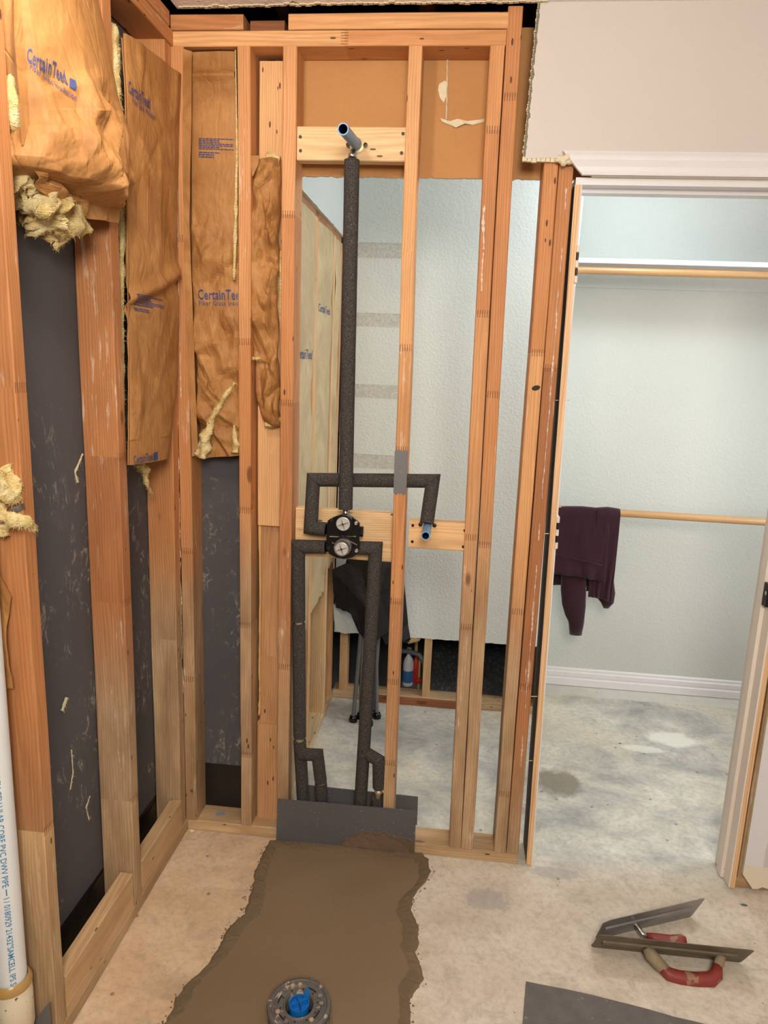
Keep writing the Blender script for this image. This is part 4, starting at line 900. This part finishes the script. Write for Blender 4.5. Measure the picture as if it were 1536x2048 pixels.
for a_, b_ in (((659, 1073), (681, 1074)), ((690, 1072), (712, 1073)), ((664, 1085), (676, 1090)), ((700, 1083), (714, 1090))):
    mb = MB(); mb.tube([vp(*a_, -.040), vp(*b_, -.040)], .0012, 6); mb.build('rib', M['chrome'], VV)
u_.done()
# ---- nail plate
mb = MB(); zt, zb = 1.330, 1.194; xs = lambda z: .662-.021*(z-.038)/2.353
cut = [Vector((xs(zb)-.001, -.0018, zb+.006)), Vector((xs(zb)+.009, -.0018, zb+.001)), Vector((xs(zb)+.013, -.0018, zb+.007)), Vector((xs(zb)+.018, -.0018, zb+.004)), Vector((xs(zb)+.022, -.0018, zb+.007)), Vector((xs(zb)+.027, -.0018, zb+.001)), Vector((xs(zb)+.037, -.0018, zb+.006)), Vector((xs(zt)+.037, -.0018, zt-.004)), Vector((xs(zt)+.028, -.0018, zt)), Vector((xs(zt)+.022, -.0018, zt-.005)), Vector((xs(zt)+.016, -.0018, zt-.003)), Vector((xs(zt)+.009, -.0018, zt)), Vector((xs(zt)-.001, -.0018, zt-.004))]
mb.poly(cut, (0, -1, 0), .0015); NP = mb.build('nail_plate', M['steel']); tag(NP, 'grey steel nail plate on the stud where the foam pipe passes', 'plate')
vs, fs = text_flat('16', 0); mk('stamped_number', [Vector((xs(1.27)+.012+v.x*.011, -.0021, 1.262+v.y*.011)) for v in vs], fs, M['chrome'], NP)
# ---- pan liner sheets
a = [at(555, 1598, 1, -.012), at(832, 1622, 1, -.012), at(829, 1709, 1, -.006), at(552, 1685, 1, -.006)]
mb = MB(); mb.poly(a, (0, -1, 0), .003); PN = mb.build('liner_sheet', M['pan']); tag(PN, 'dark grey sheet across the front of the plate, smeared with mortar', 'sheet')
mb = MB()
for px, py in ((561, 1639), (560, 1673), (579, 1641), (579, 1655), (579, 1672), (801, 1666), (820, 1668), (820, 1678), (819, 1687), (818, 1693)):
    c = at(px, py, 1, -.0122); mb.lathe(c, (0, -1, 0), [(0, .001), (.0016, .001), (.0018, 0)], 8)
mb.build('rivet', M['chrome'], PN, kind='stuff')
mb = MB(); mb.poly([at(610, 1570, 1, .096), at(836, 1594, 1, .096), at(834, 1650, 1, .096), at(612, 1640, 1, .096)], (0, -1, 0), .003); o = mb.build('liner_sheet', M['pan']); tag(o, 'dark grey sheet behind the pipes on the far side of the plate', 'sheet')
# mortar smear on the front sheet
V = []; F = []; nu, nv = 60, 24
for j in range(nv+1):
    for i in range(nu+1):
        u, v = i/nu, j/nv; x = .53+u*.225; zt = .066*math.sin(math.pi*min(1, u*1.02))**.55*(.9+.25*nz(u*9, 4)); z = .004+v*max(.004, zt); V.append((x, -.0066-.006*min(1, z/.15)-.004*max(0, crumple(Vector((x, 0, z)), 50, 3)-.15)*(1-v*v), z))
F = [(j*(nu+1)+i, j*(nu+1)+i+1, (j+1)*(nu+1)+i+1, (j+1)*(nu+1)+i) for j in range(nv) for i in range(nu)]
mk('mortar_smear', V, F, wetc('brown_mortar', (104, 84, 66), (124, 102, 82), .6, .004), PN)
# ---- concrete patch
PO = [(540, 1680), (600, 1683), (700, 1690), (800, 1699), (844, 1706), (856, 1720), (862, 1742), (852, 1765), (836, 1780), (826, 1800), (824, 1825), (834, 1850), (838, 1885), (832, 1910), (846, 1935), (846, 1962), (832, 1985), (822, 2010), (818, 2048), (812, 2120), (240, 2120), (330, 2048), (350, 2000), (375, 1968), (420, 1925), (438, 1890), (455, 1858), (488, 1828), (502, 1790), (508, 1750), (520, 1718), (530, 1700)]
PW = [at(x, y, 2, 0) for x, y in PO]
def dens(P, step, amp, seed):
    out = []; c = sum(P, Vector())/len(P)
    for i in range(len(P)):
        a, b = P[i], P[(i+1) % len(P)]; n = max(1, int((b-a).length/step))
        for j in range(n):
            p = a.lerp(b, j/n); d = (p-c).normalized(); out.append(p+d*amp*(nz(p.x*28, p.y*28, seed)+.7*nz(p.x*80, p.y*80, seed+3)))
    return out, c
E_, cc = dens(PW, .008, .009, 2)
n = len(E_); V = []; F = []
rings = [(1.0, .0008), (.985, .004), (.95, .0038), (.915, .0022), (.8, .002), (.5, .002), (.2, .002)]
def inset(i, k):
    p = E_[i]; d = (cc-p); w_ = (1-k)*1.0; q = p+d.normalized()*min(d.length, d.length*w_ if k < .9 else (1-k)*.55); return q
for k, h in rings:
    for i in range(n):
        q = inset(i, k); z = h+(.0018*abs(nz(q.x*90, q.y*90, 2))*2 if .93 < k < 1 else 0); V.append((q.x, q.y, z))
for r in range(len(rings)-1):
    for i in range(n): F.append((r*n+i, r*n+(i+1) % n, (r+1)*n+(i+1) % n, (r+1)*n+i))
F.append(tuple(range((len(rings)-1)*n, len(rings)*n))); mi = [1 if f[0] < 3*n else 0 for f in F]
o = mk('concrete_patch', V, F, None, None, mats=[M['patch'], M['rim']], midx=mi); tag(o, 'smooth wet brown concrete patch troweled into the floor', 'concrete')
# crumbs along its edges
mb = MB(); rnd = random.Random(5)
for k in range(420):
    i = rnd.randrange(n); p = E_[i]+Vector((rnd.uniform(-.012, .012), rnd.uniform(-.012, .012), 0)); s = rnd.uniform(.0012, .0045)
    if p.y > -.03 or (.0 < p.x < .95) is False: continue
    mb.add([p+Vector((s*rnd.uniform(.6, 1.2)*a_, s*rnd.uniform(.6, 1.2)*b_, s*c_)) for a_, b_, c_ in ((1, 0, .2), (0, 1, .2), (-1, 0, .2), (0, -1, .2), (0, 0, 1.1))], [(0, 1, 4), (1, 2, 4), (2, 3, 4), (3, 0, 4)])
mb.build('crumbs', M['rim'], o, kind='stuff')
# ---- drain
DC = Vector((.530, -.640, 0)); DN = empty('shower_drain', DC, label='round dusty grey drain flange with a blue plug set in the wet patch', cat='drain')
u_ = Under(DN)
mb = MB(); mb.lathe(DC, (0, 0, 1), [(.075, 0), (.076, .028), (.078, .038), (.076, .044), (.069, .046), (.067, .0445), (.066, .042), (.061, .042), (.059, .0445), (.055, .044), (.052, .041), (.040, .0405), (.037, .043), (.035, .043), (.0335, .040), (.033, .005)], 64); fl_ = autosm(mb.build('flange_ring', M['drain'], DN), .5)
mb = MB(); mb.lathe(DC+Vector((0, 0, .006)), (0, 0, 1), [(.0335, 0), (0, 0)], 32); mb.build('throat', M['black'], DN)
for k, an in enumerate((.55, 1.75, 2.5, 3.7, 4.35, 5.5, .15, 2.1)):
    c = DC+Vector((math.cos(an)*.054, math.sin(an)*.054, .0412)); mb = MB(); hx = [(c.x+math.cos(i*math.pi/3)*.0058, c.y+math.sin(i*math.pi/3)*.0058, c.z+.006) for i in range(6)]; mb.poly(hx, (0, 0, 1), .007); mb.build('bolt', M['copper'] if k % 2 else M['chrome'], DN)
for an in (1.1, 2.95, 4.0, 5.9):
    V = []; 
    for s in range(9):
        a2 = an-.22+.44*s/8; V.append((a2, .058))
    ring = [DC+Vector((math.cos(a2)*r_, math.sin(a2)*r_, .0425)) for a2, r_ in V]+[DC+Vector((math.cos(a2)*(r_-.008), math.sin(a2)*(r_-.008), .0425)) for a2, r_ in reversed(V)]
    mb = MB(); mb.poly(ring, (0, 0, 1), .001); mb.build('slot', M['black'], DN)
mb = MB()
for k in range(10): an = k*.63+.3; mb.lathe(DC+Vector((math.cos(an)*.045, math.sin(an)*.045, .0408)), (0, 0, 1), [(.0024, .0006), (0, .0008)], 10)
mb.build('weep_hole', M['black'], DN, kind='stuff')
mb = MB(); mb.lathe(DC+Vector((0, 0, .008)), (0, 0, 1), [(.0235, 0), (.0245, .034), (.0245, .040), (.0225, .040), (.0225, .030), (0, .030)], 36); pg = autosm(mb.build('blue_plug', M['blueplug'], DN))
for an in (.5, 2.07):
    dx, dy = math.cos(an)*.022, math.sin(an)*.022; sx, sy = -math.sin(an)*.0012, math.cos(an)*.0012; mb = MB()
    A4 = [DC+Vector((dx*f+sx*s, dy*f+sy*s, 0)) for f, s in ((-1, -1), (1, -1), (1, 1), (-1, 1))]
    hi_ = [.062, .047, .047, .062] if an > 1 else [.05, .055, .055, .05]
    mb.add([p+Vector((0, 0, .03)) for p in A4]+[p+Vector((0, 0, h)) for p, h in zip(A4, hi_)], [(0, 1, 2, 3), (4, 5, 6, 7), (0, 1, 5, 4), (1, 2, 6, 5), (2, 3, 7, 6), (3, 0, 4, 7)]); mb.build('grip_fin', M['blueplug'], pg)
mb = MB(); c = DC+Vector((.012, .012, .045)); mb.add([c+Vector((-.006, 0, 0)), c+Vector((.008, -.001, 0)), c+Vector((.010, .004, .028)), c+Vector((.004, .006, .032)), c+Vector((-.004, .003, .014)), c+Vector((-.006, .003, 0)), c+Vector((.008, .002, 0)), c+Vector((.010, .007, .028))], [(0, 1, 2, 4), (4, 2, 3), (5, 6, 7, 3), (1, 6, 7, 2)]); mb.build('pull_tab', M['blueplug'], pg)
u_.done()
# ---- trowels
def trowel(a, b, lean, bw, label, bmat, hmat, seed, grip0, grip1, hgt, hout, flip=0, taper=0):
    """long edge a->b on the floor; blade rises leaning over its handle side"""
    a, b = Vector(a), Vector(b); X = (b-a).normalized(); Zu = Vector((0, 0, 1)); Fd = X.cross(Zu)            # towards the viewer
    U = (Fd*math.cos(lean)+Zu*math.sin(lean)).normalized(); N = (Fd*math.sin(lean)-Zu*math.cos(lean)).normalized(); L = (b-a).length
    e = empty('trowel', a, label=label, cat='trowel'); u_ = Under(e); t = .0016
    def W(x, u, n): return a+X*x+U*u+N*n
    ol = [(.006+taper, 0), (L-.006, 0), (L, .006), (L+taper*1.2, bw-.004), (L-.008+taper*1.2, bw), (.01+taper, bw), (.002, bw-.008), (0, .01)]
    mb = MB(); mb.add([W(x, u, 0) for x, u in ol]+[W(x, u, t) for x, u in ol], [tuple(range(8)), tuple(reversed(range(8, 16)))]+[(i, (i+1) % 8, 8+(i+1) % 8, 8+i) for i in range(8)]); mb.build('blade', bmat, e)
    mb = MB(); mid = bw/2; x0, x1 = .05*L, .93*L; sec = [(-.012, t), (-.010, .006), (-.004, .0085), (.004, .0085), (.010, .006), (.012, t)]
    V = [W(x0, mid+u, n) for u, n in sec]+[W(x1, mid+u, n) for u, n in sec]; mb.add(V, [(i, i+1, 7+i, 6+i) for i in range(5)]+[(5, 4, 3, 2, 1, 0), (6, 7, 8, 9, 10, 11)]); mb.build('mounting_bar', bmat, e)
    return e, W, u_, L, mid
e, W, u_, L, mid = trowel((1.285, -.305, .0), (1.690, -.298, .0), math.radians(58), .112, 'nearer finishing trowel, brown with cement, red loop handle towards the camera', M['blade'], M['red'], 1, 0, 0, 0, 0)
xa, xb = .41*L, .755*L
mb = MB(); mb.tube([W(xa-.028, mid+.004, .006), W(xa-.018, mid, .022), W(xa+.002, mid-.004, .042), W(xa+.018, mid-.006, .052)], [.012, .017, .0165, .014], 16, jit=.15); mb.build('front_post', M['caked'], e, smooth=True)
mb = MB(); mb.tube([W(xb+.030, mid+.002, .006), W(xb+.024, mid, .016), W(xb+.016, mid-.002, .030)], [.013, .013, .012], 16, jit=.2); mb.build('rear_post', M['caked'], e, smooth=True)
mb = MB(); mb.tube([W(xa+.004, mid-.004, .045), W(xa+.022, mid-.008, .060), W(xa+.05, mid-.009, .066), W(xa+.09, mid-.009, .067), W(xb-.01, mid-.008, .063), W(xb+.008, mid-.005, .050), W(xb+.016, mid-.002, .028)], [.013, .017, .018, .0185, .018, .016, .012], 18, jit=.06); mb.build('grip', M['red'], e, smooth=True)
u_.done()
e, W, u_, L, mid = trowel((1.300, -.278, .0), (1.605, -.145, .0), math.radians(72), .088, 'farther finishing trowel propped on edge with its blade tip up and red grip half hidden', M['blade2'], M['red'], 2, 0, 0, 0, 0, taper=.012)
mb = MB(); mb.tube([W(.36*L, mid, .006), W(.38*L, mid-.008, .03), W(.40*L, mid-.024, .052)+Vector((0, .005, .02))], [.008, .007, .009], 12); mb.build('post', M['chrome'], e, smooth=True)
g0 = W(.40*L, mid-.024, .054)+Vector((0, .005, .022)); gd = Vector((1, -.12, 0)).normalized()
mb = MB(); mb.tube([g0, g0+gd*.02, g0+gd*.06+Vector((0, 0, .001)), g0+gd*.09+Vector((0, 0, .004)), g0+gd*.102+Vector((0, 0, .005))], [.010, .013, .015, .020, .015], 18); mb.build('grip', M['red'], e, smooth=True)
u_.done()
# ---- rubber sheet bottom right
c0 = at(1052, 1962, 2, .004); c1 = at(1410, 2052, 2, .004); c3 = at(1043, 2075, 2, .004); V = []; F = []; nu, nv = 40, 20; dv = (c3-c0).normalized()*.35
for s in (0, 1):
    for j in range(nv+1):
        for i in range(nu+1):
            u, v = i/nu, j/nv; p = c0+(c1-c0)*u*1.35+dv*v; p = p+Vector((0, .006*math.sin(u*3), 0)); p.z = .0035+.004*(1-v)*abs(math.sin(u*5))+.0015*nz(p.x*14, p.y*14)-.0025*s; V.append(p)
m_ = (nu+1)*(nv+1)
for j in range(nv):
    for i in range(nu):
        q = (j*(nu+1)+i, j*(nu+1)+i+1, (j+1)*(nu+1)+i+1, (j+1)*(nu+1)+i); F += [q, tuple(k+m_ for k in reversed(q))]
for i in range(nu): F.append((i, i+1, m_+i+1, m_+i)); b = nv*(nu+1); F.append((b+i, b+i+1, m_+b+i+1, m_+b+i))
for j in range(nv): a = j*(nu+1); F.append((a, a+nu+1, m_+a+nu+1, m_+a)); a += nu; F.append((a, a+nu+1, m_+a+nu+1, m_+a))
o = mk('rubber_sheet', V, F, M['mat'], None); tag(o, 'dark grey rubber-like sheet lying on the floor in front of the trowels', 'sheet')
# ---- white plastic pipe
PX, PY, PR = -.058, -.85, .031
PV = empty('drain_pipe', (PX, PY, 0), label='white plastic vent pipe with blue lettering standing at the far left', cat='pipe')
u_ = Under(PV)
ztop = at(8, 1062, 1, PY).z
mb = MB(); mb.tube([(PX, PY, .16), (PX, PY, .6), (PX, PY, ztop+.02)], PR, 40); autosm(mb.build('tube', M['pvc'], PV))
mb = MB(); mb.lathe((PX, PY, 0), (0, 0, 1), [(.0365, 0), (.0365, .12), (.040, .125), (.040, .20), (.0385, .235), (.034, .238)], 40); autosm(mb.build('coupling', M['pvc2'], PV))
mb = MB(); mb.lathe((PX, PY, .236), (0, 0, 1), [(.0405, -.008), (.041, .0), (.036, .010), (.0328, .013)], 40); autosm(mb.build('primer_ring', M['glue'], PV))
msg = 'PVC DWV PIPE ━ I / 0180929 21432"SAMCELL IPS SCH 40 ASTM F-891 - 4  0.COEX CELLULAR CORE PVC DWV PIPE ━ I / 0180929 21432"SAMCELL IPS S'
vs, fs = text_flat(msg, .012); x1 = max(v.x for v in vs); zt_, zb_ = ztop+.02, .25; sc_ = (zt_-zb_)/x1
vd = math.atan2(P0.y-PY, P0.x-PX)       # side of the pipe that faces the room
W_ = []
for v in vs:
    z = zt_-v.x*sc_; an = vd+.10+(v.y-.36)*.016/PR; W_.append((PX+math.cos(an)*(PR+.0006), PY+math.sin(an)*(PR+.0006), z))
mk('printed_lettering', W_, fs, M['inkcyan'], PV)
u_.done()
# ---- metal flashing at the bottom left
mb = MB(); q = [at(124, 1968, 1, -.808), at(60, 2060, 1, -.808), at(-10, 2160, 1, -.808), at(134, 2160, 1, -.808)]; q[0].x = -.001; q[3].x = -.001
q = [Vector((0, -.812, .150)), Vector((-.10, -.812, .002)), Vector((0, -.812, .002))]
mb.poly(q, (0, -1, 0), .0015); o = mb.build('metal_flashing', M['steel']); tag(o, 'grey metal flashing sheet leaning at the foot of the nearest stud', 'sheet')
# ---- folding chair in the next room
FC = empty('folding_chair', (.50, .85, 0), label='folded black camp chair with grey legs against the far corner', cat='chair')
u_ = Under(FC)
feet = [((.441, .835, .012), (.475, .90, .80)), ((.470, .868, .012), (.455, .93, .80)), ((.542, .885, .012), (.500, .93, .80)), ((.523, .905, .012), (.540, .95, .80)), ((.515, .812, .012), (.480, .87, .80))]
for a, b in feet:
    a, b = Vector(a), Vector(b); mb = MB(); m1 = a.lerp(b, .5); mb.tube([a, m1, b], .0095, 14); l_ = autosm(mb.build('leg', M['legs'], FC)); mb = MB(); mb.lathe(a+Vector((0, 0, -.012)), (0, 0, 1), [(0, 0), (.019, 0), (.020, .012), (.015, .026), (.010, .03)], 18); autosm(mb.build('foot', M['valveblk'], l_))
# fabric bag: folded cloth hanging round the legs
V = []; F = []; nu, nv = 60, 40
def bot(an):
    c = math.cos(an); s = math.sin(an); return .50+.10*nz(c*1.6, s*1.6, 4)-.17*max(0, c)**3-.05*max(0, -s)**2*1.0+.10*max(0, -c)**2
for j in range(nv+1):
    for i in range(nu):
        an = 2*math.pi*i/nu; v = j/nv; zb = bot(an); z = .84-v*(.84-zb); rx = .09+.085*v*(.6+.4*max(0, math.cos(an)))+.012*math.sin(an*7)*v; ry = .055+.02*v+.008*math.sin(an*5+2)
        V.append((.495+rx*math.cos(an), .885+ry*math.sin(an), z))
for j in range(nv):
    for i in range(nu): F.append((j*nu+i, j*nu+(i+1) % nu, (j+1)*nu+(i+1) % nu, (j+1)*nu+i))
F.append(tuple(range(nu)))
mk('fabric_seat', V, F, M['fabric'], FC, smooth=True)
q = [at(x, y, 1, .84) for x, y in ((690, 1128), (806, 1140), (816, 1248), (800, 1265), (772, 1290), (765, 1240), (735, 1286), (716, 1262), (700, 1225), (672, 1215), (666, 1180), (664, 1140))]
mb = MB(); q = [p+Vector((0, .012*nz(i*1.7, 3), 0)) for i, p in enumerate(q)]; c_ = sum(q, Vector())/len(q)+Vector((0, -.03, .02))
n_ = len(q); mb.add(q+[c_]+[p+Vector((0, .01, 0)) for p in q], [(i, (i+1) % n_, n_) for i in range(n_)]+[(i, n_+1+i, n_+1+(i+1) % n_, (i+1) % n_) for i in range(n_)]); mb.build('fabric_back', M['fabric'], FC)
u_.done()
q = [at(x, y, 1, .93) for x, y in ((667, 1208), (702, 1258), (700, 1266), (690, 1268), (672, 1262), (668, 1240))]
mb = MB(); mb.poly(q, (0, -1, 0), .004); o = mb.build('torn_drywall_scrap', M['offwhite']); tag(o, 'grey-white scrap of drywall beside the black chair', 'scrap')
# ---- things in the cavity under the far wall
mb = MB(); pts = [Vector((.60, 1.20, .20)), Vector((.66, 1.19, .205)), Vector((.71, 1.18, .195)), Vector((.735, 1.17, .16)), Vector((.742, 1.17, .10)), Vector((.745, 1.17, .03))]
mb.tube(pts, .012, 14); o = autosm(mb.build('hose', M['hose'])); tag(o, 'grey hose arching through the hole under the far wall', 'hose')
def bottle(x, y, h, r, mats, name, label, cat):
    e = empty(name, (x, y, .002), label=label, cat=cat); u_ = Under(e); mb = MB(); mb.lathe((x, y, .002), (0, 0, 1), [(0, 0), (r, .002), (r, h*.6), (r*.8, h*.72), (r*.35, h*.82), (r*.35, h*.9)], 22); autosm(mb.build('body', mats[0], e))
    mb = MB(); mb.lathe((x, y, .002), (0, 0, 1), [(r*1.02, h*.12), (r*1.03, h*.13), (r*1.03, h*.42), (r*1.02, h*.43)], 22); autosm(mb.build('label_band', mats[1], e))
    mb = MB(); mb.lathe((x, y, .002), (0, 0, 1), [(r*.42, h*.86), (r*.42, h), (0, h)], 16); autosm(mb.build('cap', mats[2], e)); u_.done()
bottle(.655, 1.24, .20, .026, [M['whitep'], M['bluel'], M['whitep']], 'bottle', 'white bottle with a blue band in the hole under the far wall', 'bottle')
bottle(.690, 1.27, .17, .02, [M['redp'], M['redp'], M['valveblk']], 'bottle', 'red bottle beside the white one in the hole under the far wall', 'bottle')
VS = empty('shutoff_pipe', (.712, 1.20, .0), label='copper pipe with a red shutoff handle in the hole under the far wall', cat='pipe'); u_ = Under(VS)
mb = MB(); mb.tube([(.712, 1.20, 0), (.712, 1.20, .16)], .006, 12); mb.tube([(.690, 1.24, .18), (.688, 1.24, .34)], .008, 12); autosm(mb.build('copper_tube', M['glue'], VS)); mb = MB(); mb.lathe((.712, 1.185, .06), (0, -1, 0), [(0, .012), (.014, .010), (.016, .004), (.014, 0)], 8); mb.build('handle', M['redp'], VS); u_.done()
o = tuft('insulation_scrap', None, [(.60, 1.085, .335), (.66, 1.08, .322), (.70, 1.08, .33), (.73, 1.09, .345)], [.012, .026, .022, .006], M['kraft_pale'], .4, 24, 61); tag(o, 'sagging insulation scrap poking out under the far drywall edge', 'insulation')
o = tuft('insulation_scrap', None, [(.79, 1.09, .345), (.84, 1.085, .336), (.88, 1.09, .338)], [.006, .014, .010], M['kraft_pale'], .5, 28, 62); tag(o, 'smaller insulation scrap right of the short stud under the far drywall', 'insulation')
# rubble in the cavity
mb = MB(); rnd = random.Random(9)
for k in range(500):
    x, y = rnd.uniform(.78, 1.2), rnd.uniform(1.16, 1.7); s = rnd.uniform(.003, .012); z = .10*max(0, (y-1.15))
    mb.add([Vector((x, y, z))+Vector((s*a_, s*b_, s*c_)) for a_, b_, c_ in ((1, 0, 0), (0, 1, 0), (-1, 0, 0), (0, -1, 0), (0, 0, 1))], [(0, 1, 4), (1, 2, 4), (2, 3, 4), (3, 0, 4)])
V0 = [(.2, 1.14, .0), (1.26, 1.14, 0), (1.26, 1.75, .06), (.2, 1.75, .06), (.2, 1.14, -.01), (1.26, 1.14, -.01), (1.26, 1.75, -.01), (.2, 1.75, -.01)]; mb.add(V0, [(0, 1, 2, 3)])
mb.build('rubble', M['hose'], WFAR, kind='stuff')
# ---- sweater
SW = empty('sweater', (1.41, 1.10, .99), label='dark maroon sweatshirt draped over the lower closet rod', cat='clothing')
u_ = Under(SW)
def drape(name, x0, x1, zf, zbk, gap, seed, par, hem=True, xsh=0, ysh=0):
    V = []; F = []; nu, nv = 36, 60; r = .021+ysh
    Lf = .98-zf; Lb = .98-zbk; arc = math.pi*r; tot = Lf+arc+Lb
    for j in range(nv+1):
        s = tot*j/nv
        for i in range(nu+1):
            u = i/nu; x = x0+(x1-x0)*u+.006*nz(s*6, u*3, seed); fold = .007*math.sin(u*9+seed)+.014*nz(u*5, s*5, seed)
            if s < Lf: y, z = 1.10-r-gap*(1-s/Lf)-abs(fold)*(1-s/Lf)-.004, .972-(Lf-s)
            elif s < Lf+arc: a_ = (s-Lf)/r; y, z = 1.10-r*math.cos(a_), .972+r*math.sin(a_)
            else: y, z = 1.10+r+.004+abs(fold)*(s-Lf-arc)/Lb, .972-(s-Lf-arc)
            k = (1-s/Lf) if s < Lf else 0; x += xsh*k; z += -.02*u*k+.012*(abs(u-.5)*-1)*(1 if s < Lf+arc*.7 else 0)
            if k > .86 and hem: y -= .004
            V.append((x, y, z))
    for j in range(nv):
        for i in range(nu): F.append((j*(nu+1)+i, j*(nu+1)+i+1, (j+1)*(nu+1)+i+1, (j+1)*(nu+1)+i))
    o = mk(name, V, F, M['cloth'], par, smooth=True); md = o.modifiers.new('s', 'SOLIDIFY'); md.thickness = .005; return o
drape('torso', 1.282, 1.520, .70, .62, .02, 2, SW)
drape('side_fold', 1.46, 1.562, .60, .60, .004, 7, SW, hem=False, xsh=.0, ysh=.004)
# hem rib
a, b = at(1106, 1130, 1, 1.045), at(1222, 1160, 1, 1.045)
mb = MB(); mb.tube([at(x, y, 1, 1.046) for x, y in ((1106, 1112), (1150, 1118), (1185, 1126), (1205, 1131))], .0016, 8); mb.build('hem_seam', M['cloth'], SW, smooth=True)
def limb(name, pts, rx, ry, par, seed):
    V = []; F = []; n = 20
    for i, (p, a_, b_) in enumerate(zip(pts, rx, ry)):
        for j in range(n):
            an = 2*math.pi*j/n; k = 1+.10*nz(math.cos(an)*1.5, math.sin(an)*1.5+i*.5, seed); V.append(Vector(p)+Vector((math.cos(an)*a_*k, math.sin(an)*b_*k, 0)))
        if i:
            for j in range(n): F.append(((i-1)*n+j, (i-1)*n+(j+1) % n, i*n+(j+1) % n, i*n+j))
    F += [tuple(reversed(range(n))), tuple(range((len(pts)-1)*n, len(pts)*n))]; return mk(name, V, F, M['cloth'], par, smooth=True)
S_ = lambda x, y: at(x, y, 1, 1.085)
limb('sleeve', [S_(1146, 1100), S_(1147, 1140), S_(1147, 1180), S_(1148, 1210), S_(1150, 1232), S_(1152, 1243), S_(1152, 1250), S_(1151, 1269)], [.052, .053, .055, .053, .045, .036, .032, .027], [.022, .024, .026, .026, .022, .02, .017, .015], SW, 3)
limb('sleeve', [at(x, y, 1, 1.125) for x, y in ((1195, 1100), (1200, 1150), (1207, 1185), (1214, 1205), (1212, 1216))], [.055, .062, .054, .030, .012], [.016, .018, .018, .014, .008], SW, 6)
u_.done()
# small debris on the floor
for i, (px, py, s, lab) in enumerate(((1488, 1810, .011, 'small dark pebble chip on the floor above the trowels'), (384, 1661, .012, 'pale crumb of gypsum in the corner by the front plate'), (1240, 1487, .008, 'small dark chip on the next room floor'))):
    p = at(px, py, 2, 0); mb = MB(); rnd = random.Random(i); mb.add([p+Vector((s*rnd.uniform(.7, 1.2)*math.cos(a_), s*.6*rnd.uniform(.7, 1.2)*math.sin(a_), 0)) for a_ in (0, 1, 2, 3, 4, 5)]+[p+Vector((0, 0, s*.4))], [(k, (k+1) % 6, 6) for k in range(6)]); o = mb.build('floor_chip', M['gyp'] if i == 1 else M['hose']); tag(o, lab, 'debris')

GR = {'kraft-faced batts in the bathroom walls': ('bulging kraft', 'tall flat kraft', 'long wrinkled kraft', 'narrow crumpled batt', 'rumpled kraft edge'), 'closet rods': ('upper wooden closet rod', 'lower wooden closet rod'),
      'foam-wrapped supply pipes': ('foam-wrapped supply pipe',), 'finishing trowels on the floor': ('nearer finishing trowel', 'farther finishing trowel'), 'dark grey liner sheets at the plate': ('dark grey sheet across', 'dark grey sheet behind'),
      'bottles under the far wall': ('white bottle', 'red bottle'), 'insulation scraps under the far wall': ('sagging insulation scrap', 'smaller insulation scrap'), 'wool shreds on the sheathing': ('curled strand', 'small wool shred', 'thin looped wool', 'long faint wool')}
for o in bpy.data.objects:
    if o.parent is None and 'label' in o:
        for g, st in GR.items():
            if any(o['label'].startswith(q) for q in st): o['group'] = g
